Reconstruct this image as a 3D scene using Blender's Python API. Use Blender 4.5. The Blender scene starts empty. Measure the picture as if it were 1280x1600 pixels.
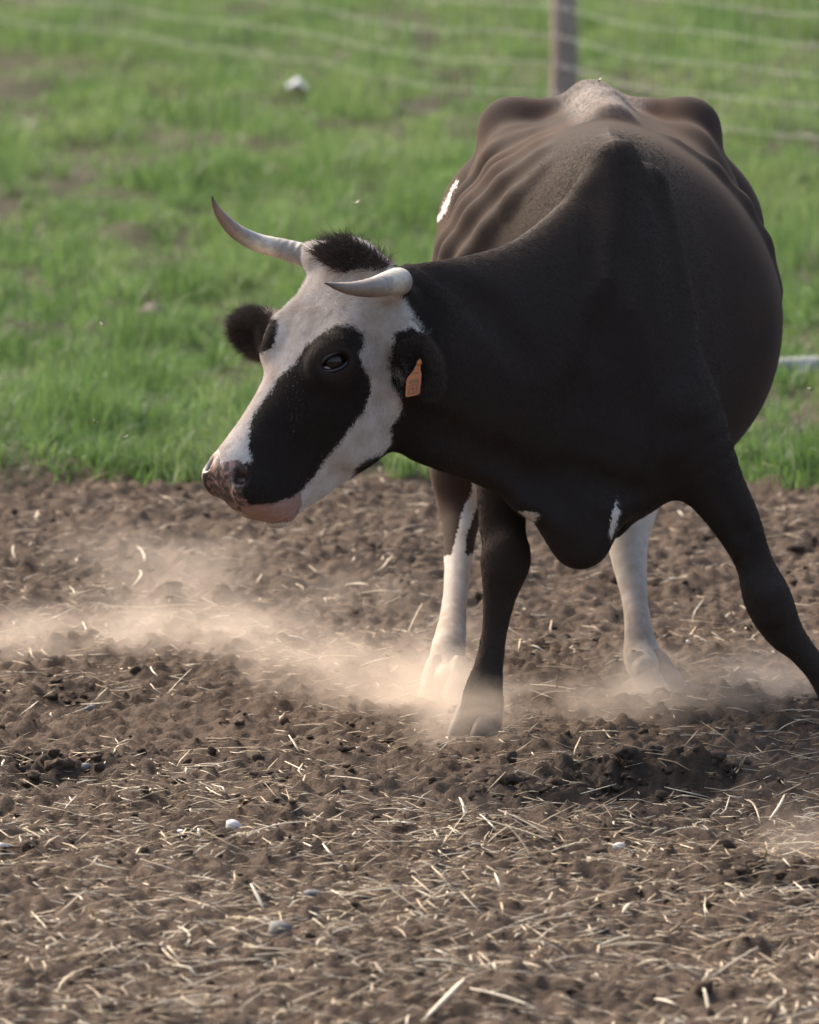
import bpy, math, random
import numpy as np
from mathutils import Vector, Matrix

random.seed(7)
rng = np.random.default_rng(11)
scene = bpy.context.scene
col = scene.collection

# ------------------------------------------------------------------ camera
FPX = 14800.0                       # focal length in pixels of the 1280 x 1600 photograph
TH = math.atan(1497.0 / FPX)        # pitch below the horizon
CAMH = 2.495
cd = bpy.data.cameras.new('camera')
cam = bpy.data.objects.new('camera', cd); col.objects.link(cam)
cam.location = (0, 0, CAMH)
cam.rotation_euler = (math.pi / 2 - TH, 0, 0)
cd.sensor_fit = 'HORIZONTAL'; cd.sensor_width = 36.0; cd.lens = FPX / 1280.0 * 36.0
cd.clip_start = 0.5; cd.clip_end = 3000
cd.dof.use_dof = True; cd.dof.focus_distance = 19.55; cd.dof.aperture_fstop = 9.5
cd.dof.aperture_blades = 9
scene.camera = cam

# ------------------------------------------------------------------ world, sun, exposure
SUN_EL, SUN_AZ = math.radians(40), math.radians(-38)   # azimuth from +Y (away from the camera) towards +X
w = bpy.data.worlds.new('World'); scene.world = w; w.use_nodes = True
nt = w.node_tree; nt.nodes.clear()
wo = nt.nodes.new('ShaderNodeOutputWorld'); wb = nt.nodes.new('ShaderNodeBackground')
sky = nt.nodes.new('ShaderNodeTexSky'); sky.sky_type = 'NISHITA'; sky.sun_disc = False
sky.sun_elevation = SUN_EL; sky.sun_rotation = SUN_AZ
sky.air_density = 1.0; sky.dust_density = 6.0; sky.ozone_density = 0.6
wb.inputs['Strength'].default_value = 0.15
nt.links.new(sky.outputs[0], wb.inputs[0]); nt.links.new(wb.outputs[0], wo.inputs[0])
sd = bpy.data.lights.new('sun', 'SUN'); sun = bpy.data.objects.new('sun', sd); col.objects.link(sun)
sd.energy = 1.9; sd.angle = math.radians(36); sd.color = (1.0, 0.90, 0.77)
tosun = Vector((math.sin(SUN_AZ) * math.cos(SUN_EL), math.cos(SUN_AZ) * math.cos(SUN_EL), math.sin(SUN_EL)))
sun.rotation_euler = (-tosun).to_track_quat('-Z', 'Y').to_euler()
scene.view_settings.view_transform = 'Standard'; scene.view_settings.look = 'None'
scene.view_settings.gamma = 1.0; scene.view_settings.use_curve_mapping = False
scene.view_settings.exposure = 1.20
scene.cycles.use_denoising = True
scene.cycles.volume_bounces = 2; scene.cycles.max_bounces = 6
scene.cycles.diffuse_bounces = 3; scene.cycles.transparent_max_bounces = 12

# ------------------------------------------------------------------ pixels and points
ST, CT = math.sin(TH), math.cos(TH)
C0 = np.array([0, 0, CAMH]); RT = np.array([1.0, 0, 0]); FW = np.array([0, CT, -ST]); UP = np.array([0, ST, CT])
def ray(x, y): return FW + (x - 640) / FPX * RT + (800 - y) / FPX * UP
def P(x, y, Y):                     # the point on the ray through a photo pixel at distance Y
    d = ray(x, y); return C0 + d * (Y / d[1])
def G(x, y, z=0.0):                 # where that ray meets the ground
    d = ray(x, y); return C0 + d * ((z - CAMH) / d[2])
def proj(p):
    q = np.asarray(p) - C0; dep = q @ FW
    return 640 + FPX * (q @ RT) / dep, 800 - FPX * (q @ UP) / dep

# ------------------------------------------------------------------ helpers
def tag(o, label=None, cat=None, group=None, kind=None):
    for k, v in (('label', label), ('category', cat), ('group', group), ('kind', kind)):
        if v: o[k] = v
    return o
def empty(name, loc, label=None, cat=None, group=None, kind=None):
    o = bpy.data.objects.new(name, None); col.objects.link(o); o.location = tuple(loc)
    o.empty_display_size = 0.1
    return tag(o, label, cat, group, kind)
def np_mesh(name, v, faces, smooth=True, attrs=None):
    v = np.asarray(v, np.float32); me = bpy.data.meshes.new(name)
    me.vertices.add(len(v)); me.vertices.foreach_set('co', v.ravel())
    fl = [np.asarray(f, np.int32) for f in (faces if isinstance(faces, list) else [faces]) if len(f)]
    cnt = np.concatenate([np.full(len(f), f.shape[1], np.int32) for f in fl])
    idx = np.concatenate([f.ravel() for f in fl])
    me.loops.add(len(idx)); me.loops.foreach_set('vertex_index', idx)
    me.polygons.add(len(cnt))
    me.polygons.foreach_set('loop_start', np.concatenate([[0], np.cumsum(cnt)[:-1]]).astype(np.int32))
    me.update(calc_edges=True); me.validate()
    me.polygons.foreach_set('use_smooth', np.full(len(me.polygons), smooth, bool))
    for k, a in (attrs or {}).items():
        a = np.asarray(a, np.float32)
        if a.ndim == 1:
            at = me.attributes.new(k, 'FLOAT', 'POINT'); at.data.foreach_set('value', a)
        else:
            at = me.attributes.new(k, 'FLOAT_VECTOR', 'POINT'); at.data.foreach_set('vector', a.ravel())
    return me
def obj(name, me, mat=None, parent=None, loc=None):
    o = bpy.data.objects.new(name, me); col.objects.link(o)
    if mat is not None: me.materials.clear(); me.materials.append(mat)
    if parent is not None: o.parent = parent
    if loc is not None: o.location = tuple(loc)
    return o
def smooth01(e0, e1, x):
    t = np.clip((x - e0) / (e1 - e0), 0, 1); return t * t * (3 - 2 * t)
_lat = {}
def vnoise(x, y, seed=0):           # 2-D value noise in -1..1
    if seed not in _lat: _lat[seed] = np.random.default_rng(seed + 900).uniform(-1, 1, (256, 256))
    T = _lat[seed]; xi = np.floor(x).astype(int); yi = np.floor(y).astype(int)
    fx = x - xi; fy = y - yi; fx = fx * fx * (3 - 2 * fx); fy = fy * fy * (3 - 2 * fy)
    a = T[xi % 256, yi % 256]; b = T[(xi + 1) % 256, yi % 256]
    c = T[xi % 256, (yi + 1) % 256]; d = T[(xi + 1) % 256, (yi + 1) % 256]
    return (a * (1 - fx) + b * fx) * (1 - fy) + (c * (1 - fx) + d * fx) * fy
def fbm(x, y, seed=0, octv=4, g=0.5):
    s = 0; a = 1
    for k in range(octv):
        s = s + a * vnoise(x * 2 ** k + 17.3 * k, y * 2 ** k - 9.1 * k, seed + k); a *= g
    return s

# ------------------------------------------------------------------ materials
class NM:
    def __init__(s, name):
        s.m = bpy.data.materials.new(name); s.m.use_nodes = True; s.t = s.m.node_tree; s.t.nodes.clear()
        s.out = s.n('ShaderNodeOutputMaterial')
    def n(s, t, **kw):
        nd = s.t.nodes.new(t)
        for k, v in kw.items(): setattr(nd, k, v)
        return nd
    def put(s, sock, v):
        if hasattr(v, 'is_output'): s.t.links.new(v, sock)
        else: sock.default_value = v if not (isinstance(v, (tuple, list)) and len(v) == 3 and sock.type == 'RGBA') else (*v, 1)
    def attr(s, name, vec=False):
        nd = s.n('ShaderNodeAttribute'); nd.attribute_name = name
        return nd.outputs['Color' if vec else 'Fac']
    def pos(s): return s.n('ShaderNodeNewGeometry').outputs['Position']
    def objc(s): return s.n('ShaderNodeTexCoord').outputs['Object']
    def scl(s, v, sc):
        nd = s.n('ShaderNodeVectorMath', operation='MULTIPLY'); s.put(nd.inputs[0], v); nd.inputs[1].default_value = sc
        return nd.outputs[0]
    def noise(s, scale, detail=4, rough=0.55, vec=None, dist=0.0):
        nd = s.n('ShaderNodeTexNoise'); nd.inputs['Scale'].default_value = scale
        nd.inputs['Detail'].default_value = detail; nd.inputs['Roughness'].default_value = rough
        nd.inputs['Distortion'].default_value = dist
        s.put(nd.inputs['Vector'], vec if vec is not None else s.pos()); return nd.outputs['Fac']
    def voro(s, scale, vec=None, out='Distance', feat='F1'):
        nd = s.n('ShaderNodeTexVoronoi'); nd.feature = feat; nd.inputs['Scale'].default_value = scale
        s.put(nd.inputs['Vector'], vec if vec is not None else s.pos()); return nd.outputs[out]
    def math(s, op, a, b=0.0, c=None, clamp=False):
        nd = s.n('ShaderNodeMath', operation=op); nd.use_clamp = clamp
        s.put(nd.inputs[0], a); s.put(nd.inputs[1], b)
        if c is not None: s.put(nd.inputs[2], c)
        return nd.outputs[0]
    def rng(s, v, a, b, c=0.0, d=1.0, smooth=False):
        nd = s.n('ShaderNodeMapRange'); nd.interpolation_type = 'SMOOTHSTEP' if smooth else 'LINEAR'
        s.put(nd.inputs[0], v)
        for i, q in enumerate((a, b, c, d)): s.put(nd.inputs[i + 1], q)
        return nd.outputs[0]
    def mix(s, f, a, b, mode='MIX'):
        nd = s.n('ShaderNodeMix'); nd.data_type = 'RGBA'; nd.blend_type = mode
        s.put(nd.inputs[0], f); s.put(nd.inputs[6], a); s.put(nd.inputs[7], b); return nd.outputs[2]
    def bump(s, h, strength=0.5, dist=0.01, nrm=None):
        nd = s.n('ShaderNodeBump'); nd.inputs['Strength'].default_value = strength
        nd.inputs['Distance'].default_value = dist; s.put(nd.inputs['Height'], h)
        if nrm is not None: s.put(nd.inputs['Normal'], nrm)
        return nd.outputs[0]
    def bsdf(s, color, rough=0.6, nrm=None, **kw):
        nd = s.n('ShaderNodeBsdfPrincipled'); s.put(nd.inputs['Base Color'], color); s.put(nd.inputs['Roughness'], rough)
        if nrm is not None: s.put(nd.inputs['Normal'], nrm)
        for k, v in kw.items(): s.put(nd.inputs[k], v)
        return nd.outputs[0]
    def done(s, surf=None, vol=None):
        if surf is not None: s.t.links.new(surf, s.out.inputs['Surface'])
        if vol is not None: s.t.links.new(vol, s.out.inputs['Volume'])
        return s.m

def mat_ground():
    m = NM('ground_mat')
    fine = m.noise(55, 6, 0.7); mid = m.noise(9, 5, 0.6); big = m.noise(1.3, 3, 0.5)
    soil = m.mix(m.rng(fine, 0.3, 0.7), (0.050, 0.034, 0.0245), (0.165, 0.116, 0.083))
    soil = m.mix(m.rng(mid, 0.35, 0.68), m.mix(0.5, soil, (0.042, 0.029, 0.021)), soil)
    soil = m.mix(m.rng(big, 0.35, 0.7, 0, 0.45), soil, (0.152, 0.108, 0.078))
    soil = m.mix(m.math('MULTIPLY', m.attr('moist'), 0.80), soil, (0.030, 0.022, 0.016))
    turf = m.mix(m.rng(m.noise(14, 4, 0.6), 0.35, 0.65), (0.042, 0.052, 0.020), (0.070, 0.062, 0.036))
    turf = m.mix(m.attr('bare'), turf, (0.075, 0.058, 0.042))
    c = m.mix(m.attr('turf'), soil, turf)
    h = m.math('ADD', m.math('MULTIPLY', fine, 0.6), m.noise(160, 4, 0.7))
    return m.done(m.bsdf(c, 0.95, m.bump(h, 0.9, 0.012), **{'Specular IOR Level': 0.15}))

def mat_leaf(name, c0, c1, c2, trans=0.42):
    m = NM(name)
    t = m.attr('tint')
    c = m.mix(m.rng(t, 0.0, 0.5), c0, c1); c = m.mix(m.rng(t, 0.5, 1.0), c, c2)
    tr = m.n('ShaderNodeBsdfTranslucent'); m.put(tr.inputs[0], m.mix(0.35, c, (0.21, 0.35, 0.08)))
    mx = m.n('ShaderNodeMixShader'); mx.inputs[0].default_value = trans
    m.t.links.new(m.bsdf(c, 0.5, **{'Specular IOR Level': 0.3}), mx.inputs[1]); m.t.links.new(tr.outputs[0], mx.inputs[2])
    return m.done(mx.outputs[0])
def mat_straw():
    m = NM('straw_mat')
    t = m.attr('tint')
    c = m.mix(m.rng(t, 0, 0.5), (0.25, 0.160, 0.078), (0.45, 0.325, 0.175)); c = m.mix(m.rng(t, 0.5, 1), c, (0.68, 0.60, 0.45))
    c = m.mix(m.rng(m.noise(120, 3), 0.45, 0.7, 0, 0.5), c, (0.13, 0.09, 0.06))
    return m.done(m.bsdf(c, 0.55, m.bump(m.noise(300, 2), 0.3, 0.002)))
def mat_simple(name, c0, c1, scale, rough=0.7, bump=0.3, dist=0.005, **kw):
    m = NM(name); n = m.noise(scale, 5, 0.6)
    return m.done(m.bsdf(m.mix(m.rng(n, 0.3, 0.7), c0, c1), rough, m.bump(n, bump, dist), **kw))
M_GROUND = mat_ground()
M_GRASS = mat_leaf('grass_mat', (0.038, 0.082, 0.027), (0.094, 0.168, 0.056), (0.178, 0.222, 0.097))
M_STRAW = mat_straw()
M_CLOD = mat_simple('clod_mat', (0.050, 0.035, 0.026), (0.150, 0.108, 0.080), 60, 0.95, 0.8, 0.01, **{'Specular IOR Level': 0.15})

# ------------------------------------------------------------------ the ground: one sheet out to the horizon
def axis(parts):
    a = []
    for lo, hi, st in parts: a.append(np.arange(lo, hi, st))
    return np.concatenate(a)
def grow(start, stop, st, f=1.25):
    o = []; x = start
    while abs(x) < abs(stop) : o.append(x); x += st; st *= f
    o.append(stop); return np.array(o)
def edge_y(X):                       # where the trodden soil gives way to pasture
    return 25.15 + 0.28 * vnoise(X * 1.7 + 3, X * 0 + 2, 40) + 0.12 * vnoise(X * 6, X * 0 + 5, 41) + 0.25 * smooth01(-0.2, -1.2, X)
PIT = [(G(965, 1215), 0.16, 0.15, 0.042), (G(860, 1240), 0.09, 0.12, 0.03), (G(1090, 1215), 0.08, 0.10, 0.03), (G(60, 1215), 0.14, 0.20, 0.03), (G(110, 1085), 0.07, 0.15, 0.02), (G(1230, 1370), 0.10, 0.15, 0.025)]
HOOVES = [P(742, 1140, 20.0), G(1335, 1135), G(692, 1085), G(1024, 1078)]
def tuss(X, Y): return fbm(X * 3.8, Y * 1.7, 26, 2, 0.6)      # tussocks in the sward
def terrain(X, Y):
    tf = smooth01(-0.12, 0.35, Y - edge_y(X))
    h = 0.022 * fbm(X * 1.6, Y * 0.9, 1, 2)
    cl = np.abs(fbm(X * 7, Y * 5, 3, 3)); h = h + 0.024 * (cl - 0.35) * (1 - 0.5 * tf)
    c2 = np.abs(fbm(X * 22, Y * 17, 8, 3)); h = h + 0.019 * (c2 - 0.35) * (1 - 0.6 * tf)
    h = h + 0.0065 * fbm(X * 60, Y * 50, 14, 2) * (1 - 0.7 * tf)
    h = h + 0.02 * smooth01(0, 1, tf) + tf * (0.028 * fbm(X * 1.1, Y * 0.7, 20, 3) + 0.034 * tuss(X, Y))
    for c, rx, ry, a in PIT:         # turned-over mounds with a scrape in front
        q = ((X - c[0]) / rx) ** 2; u = (Y - c[1]) / ry
        h = h + a * np.exp(-q - (u - 0.35) ** 2 * 1.6) * (1 + 0.25 * (c2 - .35)) - 0.7 * a * np.exp(-q - (u + 0.75) ** 2 * 2.0)
    for c in HOOVES:                 # level footing under each hoof
        g = np.exp(-(((X - c[0]) / 0.10) ** 2 + ((Y - c[1]) / 0.16) ** 2)); h = h * (1 - g)
    return h, tf
xs = np.concatenate([grow(-2.3, -600, -0.1)[1:][::-1], np.arange(-2.3, -1.3, 0.035), np.arange(-1.3, 1.4, 0.0085), np.arange(1.4, 2.6, 0.035), grow(2.6, 600, 0.1)])
ys = np.concatenate([np.array([-200, -60, -10, 5, 10, 13, 14.2]), np.arange(14.6, 15.4, 0.05), np.arange(15.4, 26.0, 0.014), np.arange(26.0, 32, 0.05), np.arange(32, 60, 0.15), grow(60, 1500, 0.4)])
gx, gy = np.meshgrid(xs, ys, indexing='ij')
gh, gt = terrain(gx, gy)
moist = np.zeros_like(gx)
for c, rx, ry, a in PIT:
    moist = np.maximum(moist, min(1, a / 0.042) ** 0.4 * np.exp(-(((gx - c[0]) / rx) ** 2 + ((gy - c[1] + 0.02) / ry) ** 2) * 0.8))
bare = 0.6 * smooth01(0.45, 0.95, fbm(gx * 1.9, gy * 0.55, 60, 3)) * gt
PB = G(1215, 650)
bare = np.maximum(bare, np.exp(-(((gx - PB[0]) / 0.16) ** 2 + ((gy - PB[1]) / 0.5) ** 2)))
nx, ny = gx.shape
ii = np.arange(nx * ny).reshape(nx, ny)
quads = np.stack([ii[:-1, :-1], ii[1:, :-1], ii[1:, 1:], ii[:-1, 1:]], -1).reshape(-1, 4)
me = np_mesh('ground', np.stack([gx, gy, gh], -1).reshape(-1, 3), quads, True, {'turf': gt.ravel(), 'moist': moist.ravel(), 'bare': bare.ravel()})
tag(obj('ground', me, M_GROUND), 'brown trodden soil giving way to green pasture', None, None, 'structure')

# ------------------------------------------------------------------ grass
def blades(px, py, pz, hgt, wid, tint, lean=0.45, bend=0.5):
    n = len(px); az = rng.uniform(0, 2 * math.pi, n); la = rng.uniform(0, 2 * math.pi, n)
    le = np.abs(rng.normal(0, lean, n)) * hgt
    sx, sy = np.cos(az) * wid / 2, np.sin(az) * wid / 2
    v = np.zeros((n, 5, 3)); b = np.stack([px, py, pz - 0.008], -1)
    lv = np.stack([np.cos(la) * le, np.sin(la) * le, np.zeros(n)], -1)
    s = np.stack([sx, sy, np.zeros(n)], -1); zz = np.zeros((n, 3)); zz[:, 2] = hgt
    v[:, 0] = b - s; v[:, 1] = b + s
    v[:, 2] = b + s * 0.8 + lv * 0.35 + zz * 0.58; v[:, 3] = b - s * 0.8 + lv * 0.35 + zz * 0.58
    v[:, 4] = b + lv + zz * (1 - 0.25 * (le / hgt)[:, None])
    i0 = np.arange(n)[:, None] * 5
    return v.reshape(-1, 3), i0 + np.array([[0, 1, 2, 3]]), i0 + np.array([[3, 2, 4]]), np.repeat(tint, 5)
gp = []
for y0, y1, den in ((24.6, 27.5, 5200), (27.5, 32, 3300), (32, 40, 2100), (40, 50, 1300), (50, 60, 900)):
    hw = y1 * 0.0433 + 0.75
    n = int((y1 - y0) * 2 * hw * den)
    gp.append(np.stack([rng.uniform(-hw, hw, n), rng.uniform(y0, y1, n)], -1))
    nm = int((y1 - y0) * 4.4 * den * 0.40)              # thinner sward to either side of the view
    gp.append(np.stack([(hw + rng.uniform(0, 2.2, nm)) * rng.choice([-1, 1], nm), rng.uniform(y0, y1, nm)], -1))
gp = np.concatenate(gp)
X, Y = gp[:, 0], gp[:, 1]
ed = Y - edge_y(X)
clump = fbm(X * 3.6, Y * 1.1, 70, 3, 0.65); spot = fbm(X * 1.9, Y * 0.55, 60, 3)
keep = rng.uniform(0, 1, len(X)) < smooth01(-0.20, 0.22, ed + 0.18 * clump) * (1 - 0.72 * smooth01(0.30, 0.8, spot)) * (0.30 + 0.70 * smooth01(-0.6, 0.2, clump)) * (0.25 + 0.75 * smooth01(-0.75, 0.0, tuss(X, Y))) \
    * (1 - 0.93 * np.exp(-(((X - PB[0]) / 0.15) ** 2 + ((Y - PB[1]) / 0.45) ** 2)))
X, Y, ed, clump, spot = X[keep], Y[keep], ed[keep], clump[keep], spot[keep]
Z = terrain(X, Y)[0]
hg = (0.034 + 0.074 * np.clip(clump + 0.35, 0, 1.4)) * rng.uniform(0.55, 1.35, len(X)) * (0.8 + 0.2 * smooth01(-0.1, 0.5, ed))
hg *= 1 + 0.8 * (rng.uniform(0, 1, len(X)) < 0.03)
big = smooth01(0.35, 0.8, fbm(X * 2.1, Y * 0.9, 77, 2)); hg *= 1 + 0.35 * big
wd = (0.0038 + 0.0022 * rng.uniform(0, 1, len(X))) * (1 + 0.7 * smooth01(28, 45, Y))
tint = np.clip(0.53 + 0.16 * smooth01(29, 42, Y) + 0.10 * tuss(X, Y) + 0.36 * fbm(X * 2.6, Y * 0.5, 80, 3, 0.7) + rng.normal(0, 0.17, len(X)) - 0.10 * clump, 0, 1)  # tint rises with distance, painting sky haze into the far grass
dry = rng.uniform(0, 1, len(X)) < 0.05; tint[dry] = 1.0
v, q, t, tn = blades(X, Y, Z, hg, wd, tint, 0.65)
# denser rosettes standing out of the sward
nT = 1500; ty_ = 24.9 + 13 * rng.uniform(0, 1, nT) ** 1.6; tx_ = rng.uniform(-1, 1, nT) * (ty_ * 0.0433 + 0.6)
kT = (ty_ > edge_y(tx_) - 0.05) & (rng.uniform(0, 1, nT) < 0.75); tx_, ty_ = tx_[kT], ty_[kT]; nB = 34
bx = np.repeat(tx_, nB) + rng.normal(0, 0.020, len(tx_) * nB); by = np.repeat(ty_, nB) + rng.normal(0, 0.025, len(tx_) * nB)
bh = np.repeat(rng.uniform(0.055, 0.135, len(tx_)), nB) * rng.uniform(0.6, 1.2, len(bx)); bt = np.clip(np.repeat(rng.normal(0.52, 0.25, len(tx_)), nB) + rng.normal(0, 0.1, len(bx)), 0, 1)
v2_, q2_, t2_, tn2_ = blades(bx, by, terrain(bx, by)[0], bh, rng.uniform(0.0035, 0.0062, len(bx)), bt, 0.95)
q = np.concatenate([q, q2_ + len(v)]); t = np.concatenate([t, t2_ + len(v)]); v = np.concatenate([v, v2_]); tn = np.concatenate([tn, tn2_])
tag(obj('grass', np_mesh('grass', v, [q, t], True, {'tint': tn}), M_GRASS), 'short green pasture grass behind the trodden soil', 'grass', None, 'stuff')

# ------------------------------------------------------------------ soil crumbs, straw litter
def lump(seed, sub=2):
    import bmesh
    bm = bmesh.new(); bmesh.ops.create_icosphere(bm, subdivisions=sub, radius=1)
    v = np.array([p.co[:] for p in bm.verts]); f = np.array([[p.index for p in t.verts] for t in bm.faces]); bm.free()
    r = np.random.default_rng(seed); v = v * (1 + 0.20 * sum(np.sin(v @ r.normal(0, 3.4, (3, 1)) + r.uniform(0, 6)) for _ in range(3)) + r.uniform(-0.22, 0.22, (len(v), 1))) * r.uniform(0.65, 1.35, (1, 3))
    return v, f
def spread(n, y0=15.5, y1=25.2, edge=True):
    u = rng.uniform(0, 1, n); Y = y0 + (y1 - y0) * u
    hw = Y * 0.0433 + 0.45; X = rng.uniform(-1, 1, n) * hw
    if edge: k = Y < edge_y(X) + 0.15; X, Y = X[k], Y[k]
    return X, Y
lumps = [lump(s) for s in range(8)]
VV, FF, off = [], [], 0
X, Y = spread(6000)
dens = fbm(X * 2.3, Y * 1.5, 33, 3); k = dens > rng.uniform(-1.2, 1.0, len(X)); X, Y = X[k], Y[k]
pitx = np.concatenate([rng.normal(c[0], rx * 0.7, int(3000 * rx * ry)) for c, rx, ry, a in PIT]); 
pity = np.concatenate([rng.normal(c[1], ry * 0.7, int(3000 * rx * ry)) for c, rx, ry, a in PIT])
isp = np.concatenate([np.zeros(len(X)), np.ones(len(pitx))]); X = np.concatenate([X, pitx]); Y = np.concatenate([Y, pity])
Z = terrain(X, Y)[0]
S = np.exp(rng.normal(math.log(0.0054), 0.55, len(X))) * (1 + 0.5 * isp); S = np.clip(S, 0.003, 0.022)
for i in range(len(X)):
    v, f = lumps[i % 8]; a = rng.uniform(0, 6.28); ca, sa = math.cos(a), math.sin(a)
    R = np.array([[ca, -sa, 0], [sa, ca, 0], [0, 0, 0.6]])
    VV.append(v @ R.T * S[i] + (X[i], Y[i], Z[i] + S[i] * 0.08)); FF.append(f + off); off += len(v)
tag(obj('soil_crumbs', np_mesh('soil_crumbs', np.concatenate(VV), np.concatenate(FF), True), M_GROUND), 'loose brown soil crumbs and clods strewn over the ground', 'soil', None, 'stuff')

def ribbon(p0, p1, wid, sag, curve, thick=0.4, seg=5):     # a flattened hollow-looking stalk between two points
    p0, p1 = np.asarray(p0, float), np.asarray(p1, float); d = p1 - p0; L = np.linalg.norm(d); d = d / L
    s = np.cross(d, (0, 0, 1)); s /= max(np.linalg.norm(s), 1e-6); u = np.cross(s, d)
    V, F = [], []
    for k in range(seg + 1):
        t = k / seg; c = p0 + (p1 - p0) * t + s * curve * L * 4 * t * (1 - t) + u * sag * L * 4 * t * (1 - t)
        wk = wid * (1 - 0.55 * abs(2 * t - 1) ** 3)
        for a in (0, 1, 2, 3):
            an = math.pi / 2 * a; V.append(c + s * math.cos(an) * wk / 2 + u * math.sin(an) * wk * thick / 2)
    for k in range(seg):
        for a in range(4): F.append((k * 4 + a, k * 4 + (a + 1) % 4, k * 4 + 4 + (a + 1) % 4, k * 4 + 4 + a))
    F.append((0, 3, 2, 1)); F.append(tuple(seg * 4 + a for a in range(4)))
    return np.array(V), np.array(F)
VV, FF, TT, off = [], [], [], 0
X, Y = spread(40000, 15.4, 25.6)
kp = rng.uniform(0, 1, len(X)) < (0.24 + 0.76 * smooth01(20.2, 17.2, Y)) * np.clip(0.75 + 0.6 * fbm(X * 2.1, Y * 1.3, 55, 2), 0.1, 1); X, Y = X[kp], Y[kp]
Z = terrain(X, Y)[0]
Ls = np.exp(rng.normal(math.log(0.031), 0.60, len(X))); Ls = np.clip(Ls, 0.008, 0.13)
for i in range(len(X)):
    a = rng.normal(0, 0.75) + (math.pi if rng.random() < 0.5 else 0); el = rng.normal(0.0, 0.22)
    d = np.array([math.cos(a) * math.cos(el), math.sin(a) * math.cos(el), math.sin(el)]) * Ls[i]
    c = np.array([X[i], Y[i], Z[i] + 0.004 + abs(math.sin(el)) * Ls[i] * 0.4])
    v, f = ribbon(c - d / 2, c + d / 2, rng.uniform(0.0016, 0.0052) * min(1.3, 0.6 + Ls[i] / 0.05), rng.normal(0, 0.04), rng.normal(0, 0.06), 0.4, 2)
    VV.append(v); FF.append(f + off); off += len(v); TT.append(np.full(len(v), np.clip(rng.normal(0.55, 0.30), 0, 1)))
tag(obj('straw_litter', np_mesh('straw_litter', np.concatenate(VV), np.concatenate(FF), True, {'tint': np.concatenate(TT)}), M_STRAW), 'fine chopped straw and chaff littering the brown soil', 'straw', None, 'stuff')

# stalks one can pick out: (x0, y0, x1, y1, width mm, tint)
STALKS = [(148, 968, 240, 966, 5, .75), (235, 966, 318, 964, 4, .7), (92, 1030, 172, 1034, 5, .7), (455, 1060, 562, 1047, 5, .75), (0, 1062, 44, 1056, 4, .5), (258, 1086, 300, 1056, 4, .7), (242, 1050, 246, 1072, 5, .95),
 (636, 798, 700, 806, 6, .7), (22, 850, 26, 872, 6, .7), (214, 860, 226, 878, 6, .85), (285, 862, 345, 868, 6, .45), (540, 915, 575, 922, 7, .95), (400, 925, 408, 905, 5, .5), (345, 985, 385, 980, 4, .6), (205, 915, 218, 900, 6, .7),
 (270, 1181, 420, 1185, 5, .65), (178, 1190, 192, 1164, 6, .7), (405, 1234, 452, 1235, 5, .6), (510, 1219, 582, 1228, 6, .8), (322, 1248, 354, 1257, 5, .6), (130, 1339, 199, 1320, 6, .8), (385, 1330, 490, 1311, 7, .85), (465, 1303, 500, 1290, 6, .7),
 (126, 1410, 230, 1404, 5, .65), (300, 1396, 360, 1405, 5, .8), (392, 1396, 412, 1440, 8, .95), (436, 1427, 455, 1411, 7, .95), (542, 1417, 626, 1413, 7, .95), (463, 1422, 506, 1426, 5, .7), (278, 1466, 292, 1490, 6, .9), (292, 1480, 357, 1455, 5, .75),
 (300, 1530, 475, 1508, 9, .7), (264, 1557, 380, 1524, 7, .6), (90, 1550, 178, 1526, 9, .55), (378, 1509, 470, 1513, 6, .8), (345, 1448, 395, 1465, 6, .5), (550, 1525, 612, 1510, 5, .6), (495, 1512, 522, 1488, 5, .7),
 (745, 1284, 862, 1320, 8, .7), (762, 1318, 808, 1281, 6, .6), (778, 1282, 858, 1316, 7, .85), (718, 1250, 726, 1290, 7, .95), (840, 1344, 918, 1318, 7, .8), (790, 1300, 830, 1345, 5, .6), (750, 1286, 775, 1302, 6, .9),
 (800, 1374, 845, 1352, 5, .75), (960, 1300, 982, 1287, 7, .9), (1202, 1278, 1226, 1239, 8, .9), (1060, 1322, 1145, 1344, 6, .75), (1168, 1252, 1188, 1282, 5, .6), (1040, 1205, 1082, 1196, 5, .8), (640, 1370, 652, 1392, 6, .8),
 (680, 1424, 720, 1424, 7, .85), (973, 1442, 992, 1415, 8, .85), (842, 1453, 905, 1441, 6, .75), (940, 1478, 1050, 1480, 7, .75), (935, 1478, 984, 1464, 9, .95), (1108, 1530, 1185, 1476, 8, .75), (640, 1538, 745, 1520, 9, .8), (750, 1522, 850, 1542, 8, .6),
 (740, 1483, 842, 1482, 7, .8), (660, 1596, 725, 1560, 11, .9), (735, 1572, 838, 1588, 9, .95), (1020, 1562, 1058, 1590, 9, .95), (1100, 1550, 1108, 1600, 7, .8), (1190, 1590, 1225, 1572, 7, .8), (875, 1548, 935, 1550, 5, .5), (990, 1510, 1035, 1520, 7, .9),
 (1228, 1440, 1280, 1420, 6, .7), (820, 1075, 900, 1090, 5, .65), (838, 1060, 908, 1058, 5, .8), (830, 1098, 892, 1094, 5, .7), (1040, 920, 1085, 908, 7, .7), (1060, 905, 1080, 912, 5, .7), (1180, 855, 1280, 845, 5, .55), (860, 950, 900, 940, 4, .6),
 (700, 985, 712, 960, 4, .7), (636, 990, 660, 940, 5, .6), (905, 1155, 975, 1160, 5, .7), (1215, 1150, 1280, 1130, 5, .6), (600, 880, 640, 870, 4, .6), (90, 1120, 130, 1105, 4, .7), (250, 800, 330, 803, 4, .7), (225, 798, 258, 801, 5, .8)]
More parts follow.
